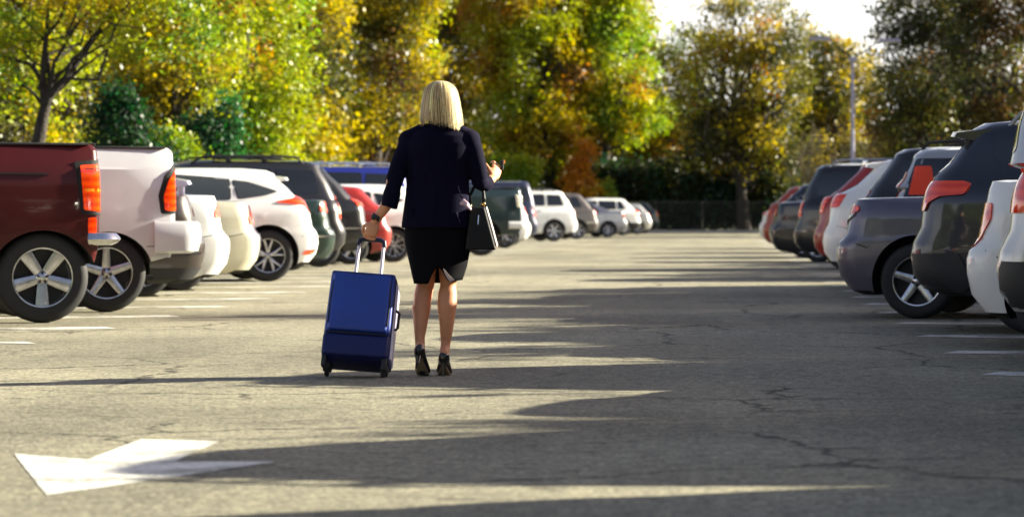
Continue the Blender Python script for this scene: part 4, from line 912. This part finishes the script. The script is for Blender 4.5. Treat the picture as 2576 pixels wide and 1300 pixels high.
# head, face, neck
hc = Q(1112, 265, .02)
ell(bm, hc+Vector((0, -.005, .022)), (.070, .088, .082)); ell(bm, hc+Vector((0, .022, -.03)), (.056, .066, .080)); ell(bm, hc+Vector((0, .085, -.012)), (.011, .018, .020)); ell(bm, hc+Vector((0, .078, -.085)), (.024, .018, .018))
ell(bm, hc+Vector((0, .082, .002)), (.008, .012, .028)); ell(bm, hc+Vector((0, .083, -.052)), (.021, .010, .009))
for s in (-1, 1): ell(bm, hc+Vector((s*.071, .0, -.012)), (.009, .018, .030)); ell(bm, hc+Vector((s*.03, .07, -.022)), (.018, .014, .016))
chain(bm, [Q(1113, 285, .0), Q(1112, 305, -.005), Q(1110, 330, -.01), Q(1106, 350, 0)], [.050, .047, .050, .07])
# trunk
def stack(bm, rows, n=28, caps=True, k=1.0):
    rg = []
    for (z, cx, cy, rx, ry) in rows:
        rg.append([bm.verts.new((cx+rx*k*math.copysign(abs(math.cos(t))**.9, math.cos(t)), cy+ry*k*math.copysign(abs(math.sin(t))**.9, math.sin(t)), z)) for t in [2*math.pi*i/n for i in range(n)]])
    for i in range(len(rg)-1):
        for j in range(n): bm.faces.new((rg[i][j], rg[i][(j+1) % n], rg[i+1][(j+1) % n], rg[i+1][j]))
    if caps: bm.faces.new(rg[0][::-1]); bm.faces.new(rg[-1])
    return rg
stack(bm, [(.74, .0, 0, .13, .09), (.84, .0, 0, .150, .10), (.95, 0, 0, .13, .088), (1.05, .0, .0, .118, .08), (1.18, 0, 0, .135, .09), (1.28, .005, 0, .145, .085), (1.34, .01, 0, .12, .06), (1.37, .015, 0, .06, .05)])
# legs
chain(bm, [Q(1072, 600, 0), Q(1070, 660, .03), Q(1068, 712, .06), Q(1062, 745, .045), Q(1059, 775, .02), Q(1058, 812, .0), Q(1057, 848, -.02), Q(1058, 868, -.03)], [.078, .064, .050, .050, .0525, .040, .028, .027])
chain(bm, [Q(1134, 600, 0), Q(1130, 655, .02), Q(1127, 700, .03), Q(1125, 735, .02), Q(1124.5, 768, .005), Q(1124, 810, .0), Q(1121, 858, .01), Q(1119, 878, .0)], [.078, .066, .051, .052, .055, .042, .029, .027])
chain(bm, [Q(1058, 868, -.03), Q(1060, 890, -.02), Q(1063, 925, .035), Q(1065, 936, .10)], [.028, .026, .033, .022])
chain(bm, [Q(1119, 880, -.01), Q(1117, 900, .02), Q(1114, 928, .10), Q(1113, 936, .16)], [.028, .026, .033, .020])
ell(bm, Q(1058, 873, -.05), (.026, .026, .03)); ell(bm, Q(1118.5, 888, -.03), (.026, .026, .03))
# arms: left hand on the suitcase grip, right forearm held forward
LW = Q(949, 556, -.085); RW = Q(1234, 448, .15)
chain(bm, [Q(1034, 358, 0), Q(1008, 400, -.03), Q(991, 455, -.06), Q(985, 490, -.07), Q(974, 520, -.078), LW], [.036, .038, .036, .036, .031, .0235])
chain(bm, [Q(1180, 358, 0), Q(1198, 400, -.01), Q(1210, 455, .0), Q(1219, 462, .06), RW], [.036, .038, .036, .033, .0235])
hand(bm, LW, (-.35, -.12, -.92), (.0, .95, -.25), 1.25, -1, .02, bend=(.75, 1.1, .8), thumb=.9)
hand(bm, RW, (.22, .55, .55), (-.5, .55, -.1), .75, 1, .10, bend=(.5, .8, .6), thumb=.6)
body = remesh(bm, 'person', None, SKIN, .0048, 5, .5)
body.location = (PXW, PYW, 0)
tag(body, 'blond woman walking away in navy jacket and black skirt, pulling a blue suitcase', 'person')
NAVY = mat('navy_cloth', (.0035, .003, .014), .9, 0, .1, bump=(220, .15, .0006), var=(6, .2)); NAVY.node_tree.nodes['Principled BSDF'].inputs['Sheen Weight'].default_value = .02; NAVY.node_tree.nodes['Principled BSDF'].inputs['Sheen Tint'].default_value = (.3, .25, .6, 1)
BLK = mat('black_cloth', (.0035, .0035, .005), .9, 0, .1, bump=(160, .15, .0006)); LIN = mat('skirt_lining', (.5, .40, .38), .8)
# jacket
bm = bmesh.new()

rows = [(574, -90, 86, -.005, .125), (560, -89, 85, -.005, .125), (530, -85, 84, 0, .118), (490, -80, 81, 0, .108), (455, -78, 80, 0, .104), (420, -79, 83, -.002, .108), (385, -80, 87, -.004, .112), (360, -80, 89, -.005, .108), (342, -74, 84, -.004, .095), (330, -55, 70, -.002, .075), (320, -30, 48, -.002, .062), (313, -20, 36, -.004, .054)]
stack(bm, [((945-y)/PS, (a+b)/2/PS, cy, (b-a)/2/PS, ry) for (y, a, b, cy, ry) in rows], 40)
ell(bm, Q(1030, 354, 0), (.064, .068, .060)); ell(bm, Q(1180, 352, 0), (.064, .068, .060)); tube(bm, [Q(1112, 325, 0), Q(1060, 335, 0), Q(1030, 350, 0)], [(.05, .05), (.055, .05), (.055, .05)], 16); tube(bm, [Q(1112, 325, 0), Q(1150, 333, 0), Q(1180, 348, 0)], [(.05, .05), (.055, .05), (.055, .05)], 16)
tube(bm, [Q(1034, 352, 0), Q(1024, 372, -.01), Q(1008, 412, -.03), Q(996, 452, -.055), Q(990, 485, -.065), Q(982, 522, -.075)], [.055, .055, .052, .049, .048, .047], 20)
tube(bm, [Q(1178, 350, 0), Q(1190, 375, -.005), Q(1200, 415, -.01), Q(1206, 448, .0)], [.055, .054, .051, .049], 20); ell(bm, Q(1207, 456, .005), (.047, .05, .046))
tube(bm, [Q(1206, 456, .0), Q(1216, 463, .05), Q(1223, 459, .085)], [.046, .045, .045], 20)
for i in range(9):   # back and sleeve creases
    r_ = np.random.RandomState(i); x = r_.uniform(1030, 1170); y = r_.uniform(430, 540); tube(bm, [Q(x, y, -.104), Q(x+r_.uniform(-14, 14), y+30, -.112)], [.006, .005], 6)
for (x, y) in ((1004, 440), (996, 462), (1001, 451)): tube(bm, [Q(x-20, y+4, -.08), Q(x, y, -.098), Q(x+20, y-5, -.085)], [.006, .008, .006], 6)
tube(bm, [Q(1098, 340, -.098), Q(1098, 450, -.104), Q(1098, 560, -.128)], [.003, .003, .003], 6)
jk = remesh(bm, 'jacket', body, NAVY, .0055, 3, .5)
bm = bmesh.new(); n = 40; rg = []
for (dz, k) in ((-.012, 1.12), (.022, .98), (.032, 1.0), (.018, 1.14), (-.012, 1.22)):
    rg.append([bm.verts.new((.018+.062*k*math.cos(2*math.pi*i/n), -.004+.060*k*math.sin(2*math.pi*i/n), 1.372+dz-.02*max(0, math.sin(2*math.pi*i/n)))) for i in range(n)])
for i in range(4):
    for j in range(n): bm.faces.new((rg[i][j], rg[i][(j+1) % n], rg[i+1][(j+1) % n], rg[i+1][j]))
frombm('collar', bm, body, NAVY, 60)
# skirt with a back slit
bm = bmesh.new(); n = 192; rows = [(556, -80, 80, .112), (585, -83, 83, .122), (610, -82, 83, .125), (640, -76, 80, .122), (670, -69, 74, .117), (695, -63, 66, .112), (712, -58, 60, .108)]
def ri(y):
    for (y0, a0, b0, r0), (y1, a1, b1, r1) in zip(rows, rows[1:]):
        if y <= y1: t = (y-y0)/(y1-y0); return a0+(a1-a0)*t, b0+(b1-b0)*t, r0+(r1-r0)*t
    return rows[-1][1:]
rg = []
for k in range(15):
    ring = []
    for i in range(n):
        t = 2*math.pi*i/n; c, s = math.cos(t), math.sin(t)
        hem = 713 - (9 if c > 0 else 0)*c
        if s < 0:
            xr_ = c-.06; lift = 0
            if -.42 < xr_ < 0: lift = 40*(.5+.5*math.cos(math.pi*abs(xr_)/.42))**.8
            elif 0 <= xr_ < .62: lift = 40*(.5+.5*math.cos(math.pi*xr_/.62))**1.5
            hem -= lift
        y = 556+(hem-556)*k/14; a, b, ry = ri(min(y, 712)); cx, rx = (a+b)/2/PS, (b-a)/2/PS
        fold = 1+.012*math.sin(7*t+y*.03)*(k/14)
        ring.append(bm.verts.new((cx+rx*c*fold, .005+ry*s*fold+(-.012*(k/14)**3 if s < 0 else 0), (945-y)/PS)))
    rg.append(ring)
for k in range(14):
    for j in range(n): bm.faces.new((rg[k][j], rg[k][(j+1) % n], rg[k+1][(j+1) % n], rg[k+1][j]))
bm.faces.new(rg[0])
sk = frombm('skirt', bm, body, [BLK, LIN], 60)
md = sk.modifiers.new('s', 'SOLIDIFY'); md.thickness = .004; md.offset = -1; md.material_offset = 1; bake(sk); sk.data.materials.clear(); sk.data.materials.append(BLK); sk.data.materials.append(LIN)
# the turned-back corner of the slit
fv = [Q(1120, 673, -.122), Q(1124, 686, -.127), Q(1130, 698, -.129), Q(1138, 707, -.127), Q(1148, 703, -.123), Q(1138, 693, -.130), Q(1128, 682, -.128)]
o = fromdata('skirt_fold', fv+[p+Vector((0, .004, 0)) for p in fv], [tuple(range(7)), tuple(range(13, 6, -1))]+[(i, (i+1) % 7, 7+(i+1) % 7, 7+i) for i in range(7)], sk, LIN, 0)
# hair: a blond bob of overlapping strands
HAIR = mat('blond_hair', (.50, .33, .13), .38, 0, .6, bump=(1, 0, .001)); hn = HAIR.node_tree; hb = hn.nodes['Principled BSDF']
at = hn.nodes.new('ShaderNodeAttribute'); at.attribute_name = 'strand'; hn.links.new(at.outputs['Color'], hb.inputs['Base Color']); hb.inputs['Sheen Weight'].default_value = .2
def hair_r(phi, u):    # u 0 crown .. 1 tips; returns point
    zt_, zb_ = 1.627, 1.395-.022*math.cos(phi)*(1 if math.cos(phi) > 0 else .2)
    ux = u; a = min(1, ux/.55)*math.pi/2; u = min(u, 1.08)
    rx = .094*math.sin(a)**.85; ry = .110*math.sin(a)**.85
    if ux > .5: e = (ux-.5)/.5; rx += .024*e**.9-.02*max(0, e-.75); ry += .006*e
    z = (zt_-.105)+.105*math.cos(a) if ux <= .55 else (zt_-.105)-(zt_-.105-zb_)*(ux-.55)/.45
    cx = (1110-1100)/PS+.008*ux+(.0)
    return cx+rx*math.cos(phi), .012+ry*math.sin(phi)*(1 if math.sin(phi) < 0 else .78), z
bm = bmesh.new(); lay = bm.verts.layers.float_color.new('strand'); r_ = np.random.RandomState(5)
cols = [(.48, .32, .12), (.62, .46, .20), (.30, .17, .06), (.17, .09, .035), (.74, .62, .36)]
def strand(phi, u0, u1, wd, off, col):
    u1 = u1+.07*noise.noise(Vector((math.cos(phi)*3.2, math.sin(phi)*3.2, 1.3)))+.03*noise.noise(Vector((math.cos(phi)*9, math.sin(phi)*9, 4.3)))
    prev = None; m = 12; sway = r_.normal(0, .09)
    for i in range(m+1):
        u = u0+(u1-u0)*i/m; ph = phi+sway*(i/m)**2; p = Vector(hair_r(ph, u)); c0 = Vector((hair_r(0, u)[0], .012, p.z)); o_ = (p-c0).normalized() if (p-c0).length > 1e-4 else Vector((0, 0, 1))
        t = Vector((-math.sin(ph), math.cos(ph), 0)); w2 = wd*min(1, .25+2.5*u)*(1-.7*max(0, (i-m+2)/2))
        p = p+o_*off; a, b = bm.verts.new(p-t*w2), bm.verts.new(p+t*w2); mm = bm.verts.new(p+o_*w2*.5)
        for v in (a, b, mm): v[lay] = (*col, 1)
        if prev: bm.faces.new((prev[0], prev[2], mm, a)); bm.faces.new((prev[2], prev[1], b, mm))
        prev = (a, b, mm)
n = 64; g = []
for i in range(16):
    u = .02+.84*i/15; ring = []
    for j in range(n):
        phi = 2*math.pi*j/n; x, y, z = hair_r(phi, u); x = (x-.028)*.965+.028; y = (y-.012)*.965+.012; v = bm.verts.new((x, y, z)); v[lay] = (.30, .18, .07, 1); ring.append(v)
    g.append(ring)
def face_open(j, i):   # leave the face free
    ph = 2*math.pi*(j+.5)/n; return math.sin(ph) > .55 and i > 5
for i in range(15):
    for j in range(n):
        if not face_open(j, i): bm.faces.new((g[i][j], g[i][(j+1) % n], g[i+1][(j+1) % n], g[i+1][j]))
bm.faces.new(g[0])
for k in range(2400):
    phi = r_.uniform(0, 2*math.pi)
    if math.sin(phi) > .5: u1 = .35
    else: u1 = r_.choice([r_.uniform(.80, .93), r_.uniform(.93, 1.02), r_.uniform(.97, 1.07)], p=[.25, .5, .25])
    c = math.cos(phi)
    if math.sin(phi) < -.93 and .08 < c < .22: u1 = r_.uniform(.72, .85)          # parting over the nape
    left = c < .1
    w_ = np.array([.34, .18, .26, .16, .06]) if left else np.array([.30, .34, .06, .02, .28])  # paler mix on the right puts the sun's brightness into the colour
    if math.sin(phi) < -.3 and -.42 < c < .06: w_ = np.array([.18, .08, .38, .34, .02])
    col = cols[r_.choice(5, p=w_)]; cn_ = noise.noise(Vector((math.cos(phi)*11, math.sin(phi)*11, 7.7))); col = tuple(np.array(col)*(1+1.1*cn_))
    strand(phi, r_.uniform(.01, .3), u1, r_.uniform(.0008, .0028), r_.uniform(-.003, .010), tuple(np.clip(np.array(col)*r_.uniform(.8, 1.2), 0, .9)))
for k in range(90):      # stray hairs
    phi = r_.uniform(math.pi*.95, 2.05*math.pi); strand(phi, r_.uniform(.1, .5), r_.uniform(.97, 1.08), .0007, r_.uniform(.010, .020), (.7, .55, .28))
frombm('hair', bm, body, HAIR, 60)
# eyes, lips
for s in (-1, 1):
    bm = bmesh.new(); ell(bm, hc+Vector((s*.030, .079, .004)), (.0125, .008, .008)); frombm('eye', bm, body, mat('eye_white', (.7, .7, .68), .2))
bm = bmesh.new(); ell(bm, hc+Vector((0, .092, -.052)), (.022, .006, .007)); frombm('lips', bm, body, mat('lip', (.5, .1, .09), .4))
# wristband
bm = bmesh.new(); d = (Q(974, 520, -.078)-LW).normalized(); tube(bm, [LW-d*.004+Vector((0, 0, .012)), LW+d*.022+Vector((0, 0, .012))], .029, 24); ell(bm, LW+d*.008+Vector((-.012, -.024, .012)), (.014, .007, .014)); frombm('wrist_watch', bm, body, BLACKP)
# shoes
SHOE = mat('shoe_patent', (.006, .006, .007), .22, 0, .5, coat=.6); SOLE = mat('shoe_sole', (.22, .17, .09), .6)
def shoe(heel, ball, toe, heeltip, up):
    bm = bmesh.new(); heel, ball, toe = Vector(heel), Vector(ball), Vector(toe); m_ = heel.lerp(ball, .5)+Vector((0, 0, .012))
    tube(bm, [heel+up*.045, heel+up*.02, heel-up*.005], [(.015, .014), (.029, .030), (.031, .033)], 18)
    tube(bm, [heel, m_, ball, toe], [(.033, .028), (.033, .024), (.046, .025), (.018, .011)], 18); ell(bm, toe, (.020, .02, .012)); ell(bm, ball, (.041, .04, .024)); ell(bm, heel, (.030, .03, .028))
    s = remesh(bm, 'shoe', body, SHOE, .004, 4, .5)
    bm = bmesh.new(); tube(bm, [heel-up*.012, heel.lerp(Vector(heeltip), .35), Vector(heeltip)], [(.022, .020), (.011, .010), (.006, .006)], 12); frombm('stiletto_heel', bm, s, SHOE)
    # sole
    bm = bmesh.new(); t = (ball-heel).normalized(); sx = Vector((1, 0, 0)); nn = sx.cross(t).normalized(); nn = nn if nn.z < 0 or nn.y < 0 else -nn
    L1 = []; L2 = []
    for (q, wd) in ((heel.lerp(ball, .12), .016), (heel.lerp(ball, .4), .015), (heel.lerp(ball, .72), .026), (ball, .034), (ball.lerp(toe, .5), .029), (toe, .012)):
        ofs = nn*(.031 if q is not toe else .014)
        L1.append((bm.verts.new(q+ofs-sx*wd), bm.verts.new(q+ofs+sx*wd))); L2.append((bm.verts.new(q+ofs*.6-sx*wd), bm.verts.new(q+ofs*.6+sx*wd)))
    for i in range(5):
        bm.faces.new((L1[i][0], L1[i][1], L1[i+1][1], L1[i+1][0])); bm.faces.new((L2[i][0], L2[i+1][0], L2[i+1][1], L2[i][1]))
        bm.faces.new((L1[i][0], L1[i+1][0], L2[i+1][0], L2[i][0])); bm.faces.new((L1[i][1], L2[i][1], L2[i+1][1], L1[i+1][1]))
    frombm('sole', bm, s, SOLE, 30)
shoe(Q(1058, 884, -.055), Q(1063, 932, .015), Q(1066, 940, .085), Q(1057, 912, -.115), Vector((0, -.25, 1)).normalized())
shoe(Q(1118, 900, -.03), Q(1114, 935, .085), Q(1113, 939, .16), Q(1117, 944, -.055), Vector((0, -.1, 1)).normalized())
# key fob in the raised hand
root = thing('key_fob', 'small black key fob with an orange tab held up in the woman right hand', 'keys', Vector((PXW, PYW, 0))+Q(1255, 419, .225))
bm = bmesh.new(); box(bm, (0, 0, .012), (.018, .03, .055), .006); frombm('fob', bm, root, BLACKP)
bm = bmesh.new(); box(bm, (.012, 0, .03), (.008, .016, .022), .003); frombm('tab', bm, root, mat('orange_tab', (.7, .2, .02), .5))

# ---------------------------------------------------------------- suitcase
SW = F/15.42; base = Vector(((891-VX)/SW, 15.42, 0))
root = thing('suitcase', 'royal blue wheeled suitcase tilted behind the woman with its pale handle pulled out', 'suitcase', base)
root.rotation_euler = (-R(21), R(4.2), 0)
def bluecloth():
    m = mat('blue_nylon', (.018, .055, .34), .42, 0, .5, coat=.15, bump=(9, .25, .01), var=(5, .15)); return m
BLU = bluecloth(); DBLU = mat('dark_blue_nylon', (.007, .013, .10), .45, 0, .4, bump=(12, .3, .008)); ZIP = mat('zip_black', (.006, .006, .012), .5); SUNSIDE = mat('sunlit_side_lavender', (.62, .58, .72), .3, .3)  # last one: pale lavender stands in for sunlight on the right side
def rbox(name, c, s, bev, m, parent=root, seg=4, tw=0):
    bm = bmesh.new(); box(bm, c, s, bev, seg=seg)
    if tw:
        for v in bm.verts: v.co.x *= 1-tw*(v.co.z)
    return frombm(name, bm, parent, m, 40)
D_ = .25                                             # depth of the case
shell = rbox('shell', (0, .02, .325), (.372, D_, .50), .035, DBLU, tw=.05)
up = rbox('front_pocket', (0, -.118, .39), (.33, .05, .33), .022, BLU, tw=.05)
rbox('front_panel', (0, -.098, .395), (.362, .045, .355), .02, BLU, tw=.05)
lo = rbox('lower_pocket', (0, -.108, .145), (.362, .05, .125), .022, DBLU, tw=.0)
rbox('top_flap', (0, -.112, .535), (.335, .052, .05), .02, BLU, tw=.05)
bm = bmesh.new()
for z in (.213, .555): tube(bm, [(-.165, -.128, z), (0, -.131, z), (.165, -.128, z)], .005, 8)
for s in (-1, 1): tube(bm, [(s*.158*(1-.05*.5), -.136, .51), (s*.163, -.137, .39), (s*.163, -.137, .26)], .004, 8)
frombm('zip', bm, root, ZIP)
bm = bmesh.new()
for y in (-.06, .09): tube(bm, [(.187, y, .10), (.184, y, .3), (.181, y, .52), (.165, y, .570)], .006, 8)
frombm('sunlit_edge_lines', bm, root, SUNSIDE)
rbox('sunlit_gusset', (.181, .015, .33), (.014, .13, .42), .006, SUNSIDE, tw=.05)  # sunlit side put into the colour, like the edge lines above
bm = bmesh.new(); tube(bm, [(.187, .0, .40), (.205, .0, .385), (.205, .0, .30), (.190, .0, .285)], .008, 8); frombm('side_handle', bm, root, ZIP)
bm = bmesh.new(); tube(bm, [(-.06, -.02, .575), (-.05, -.02, .592), (.05, -.02, .592), (.06, -.02, .575)], .009, 8); frombm('top_handle', bm, root, ZIP)
bm = bmesh.new(); box(bm, (.062, -.137, .50), (.02, .006, .012), .003); frombm('zip_pull', bm, root, CHROME)
for s in (-1, 1):
    bm = bmesh.new(); box(bm, (s*.155, .035, .07), (.04, .10, .06), .014); box(bm, (s*.163, -.09, .06), (.028, .05, .08), .012); hs_ = frombm('wheel_housing', bm, root, BLACKP)
    bm = bmesh.new(); lathe(bm, [(.001, -.011), (.030, -.011), (.034, -.006), (.034, .006), (.030, .011), (.001, .011)], 24)
    bmesh.ops.transform(bm, matrix=Matrix.Translation((s*.155, .02, .036)) @ Matrix.Rotation(math.pi/2, 4, 'Z'), verts=bm.verts); frombm('wheel', bm, root, TYRE)
    bm = bmesh.new(); tube(bm, [(s*.163, -.095, .07), (s*.160, -.075, .028), (s*.155, -.06, .006)], [.014, .012, .009], 10); frombm('stand_foot', bm, root, BLACKP)
    bm = bmesh.new(); tube(bm, [(s*.071, .07, .55), (s*.068, .07, .80)], .0095, 14); frombm('handle_tube', bm, root, mat('pale_aluminium', (.85, .78, .85), .4, .0))
bm = bmesh.new(); tube(bm, [(-.072, .07, .79), (-.068, .07, .822), (-.045, .07, .832), (.045, .07, .832), (.068, .07, .822), (.072, .07, .79)], [.013, .015, .014, .014, .015, .013], 14); frombm('handle_grip', bm, root, mat('grip_navy', (.01, .01, .035), .5))

# ---------------------------------------------------------------- handbag and scarf
LEA = mat('black_leather', (.006, .006, .007), .6, 0, .3, bump=(70, .3, .002)); GOLD = mat('gold', (.8, .5, .15), .2, 1); PALE = mat('sunlit_leather', (.72, .58, .50), .45)  # the pale tone puts sunlight into the bag's right side colour
root = thing('handbag', 'black leather handbag with pale sunlit-coloured edge hanging from the woman right forearm', 'handbag', Vector((PXW, PYW, 0))+Q(1204, 628, .05), R(8))
def wedge(name, b0, b1, h0, h1, d0, d1, m, parent=root, bev=.012):
    bm = bmesh.new(); vs = [bm.verts.new(p) for p in ((b0, -d0, h0), (b1, -d0, h0), (b1, d0, h0), (b0, d0, h0))]+[bm.verts.new(p) for p in ((b0*.50-.012, -d1, h1), (b1*.42-.012, -d1, h1), (b1*.42-.012, d1, h1), (b0*.50-.012, d1, h1))]
    for q in ((0, 3, 2, 1), (4, 5, 6, 7), (0, 1, 5, 4), (1, 2, 6, 5), (2, 3, 7, 6), (3, 0, 4, 7)): bm.faces.new([vs[i] for i in q])
    bmesh.ops.bevel(bm, geom=list(bm.edges), offset=bev, segments=3, affect='EDGES', profile=.6)
    return frombm(name, bm, parent, m, 40)
wedge('bag_body', -.085, .085, 0, .235, .13, .115, LEA)
bm = bmesh.new(); vs = [bm.verts.new(p) for p in ((.096, -.09, .01), (.096, .09, .01), (.074, .0, .10))]+[bm.verts.new(p) for p in ((.080, -.09, .01), (.080, .09, .01), (.060, .0, .10))]
for q in ((0, 1, 2), (5, 4, 3), (0, 3, 4, 1), (1, 4, 5, 2), (2, 5, 3, 0)): bm.faces.new([vs[i] for i in q])
frombm('sunlit_gusset', bm, root, PALE, 0)
bm = bmesh.new(); tube(bm, [(.088, -.10, .02), (.062, -.09, .12), (.03, -.085, .235)], [.010, .010, .008], 8); frombm('sunlit_edge_band', bm, root, PALE)  # edge coloured as if sunlit, same tone as the gusset

for y in (-.06, .06):
    bm = bmesh.new(); pts = [(-.05, y, .22), (-.055, y*.9, .29), (-.03, y*.5, .345), (.0, y*.2, .352), (.022, y*.5, .33), (.026, y*.9, .28), (.02, y, .22)]; tube(bm, pts, [(.008, .006)]*7, 8); hd = frombm('bag_handle', bm, root, LEA)
    bm = bmesh.new(); ell(bm, (.022, y, .25), (.010, .006, .014)); ell(bm, (-.052, y, .24), (.008, .006, .012)); frombm('buckle', bm, hd, GOLD)
bm = bmesh.new(); tube(bm, [(-.01, -.125, .19), (-.014, -.135, .14)], [.004, .003], 6); frombm('zip_pull', bm, root, CHROME)
root = thing('scarf', 'crumpled pale lilac scarf tucked between the woman hip and the black handbag', 'scarf', Vector((PXW, PYW, 0))+Q(1174, 522, -.09))
bm = bmesh.new(); r_ = np.random.RandomState(3)
for k in range(7):
    a = k*.33-1.0; tube(bm, [Vector((.03, -.0, -.012)), Vector((.012*math.cos(a)-.0, -.012-.004*k, .018+.006*math.sin(3*k))), Vector((-.030+.006*k, -.01+r_.normal(0, .004), .045-.008*abs(k-3)))], [.008, .011, .006], 8)
remesh(bm, 'cloth', root, mat('lilac_cloth', (.55, .38, .45), .7, bump=(40, .3, .003)), .0035, 2, .4)
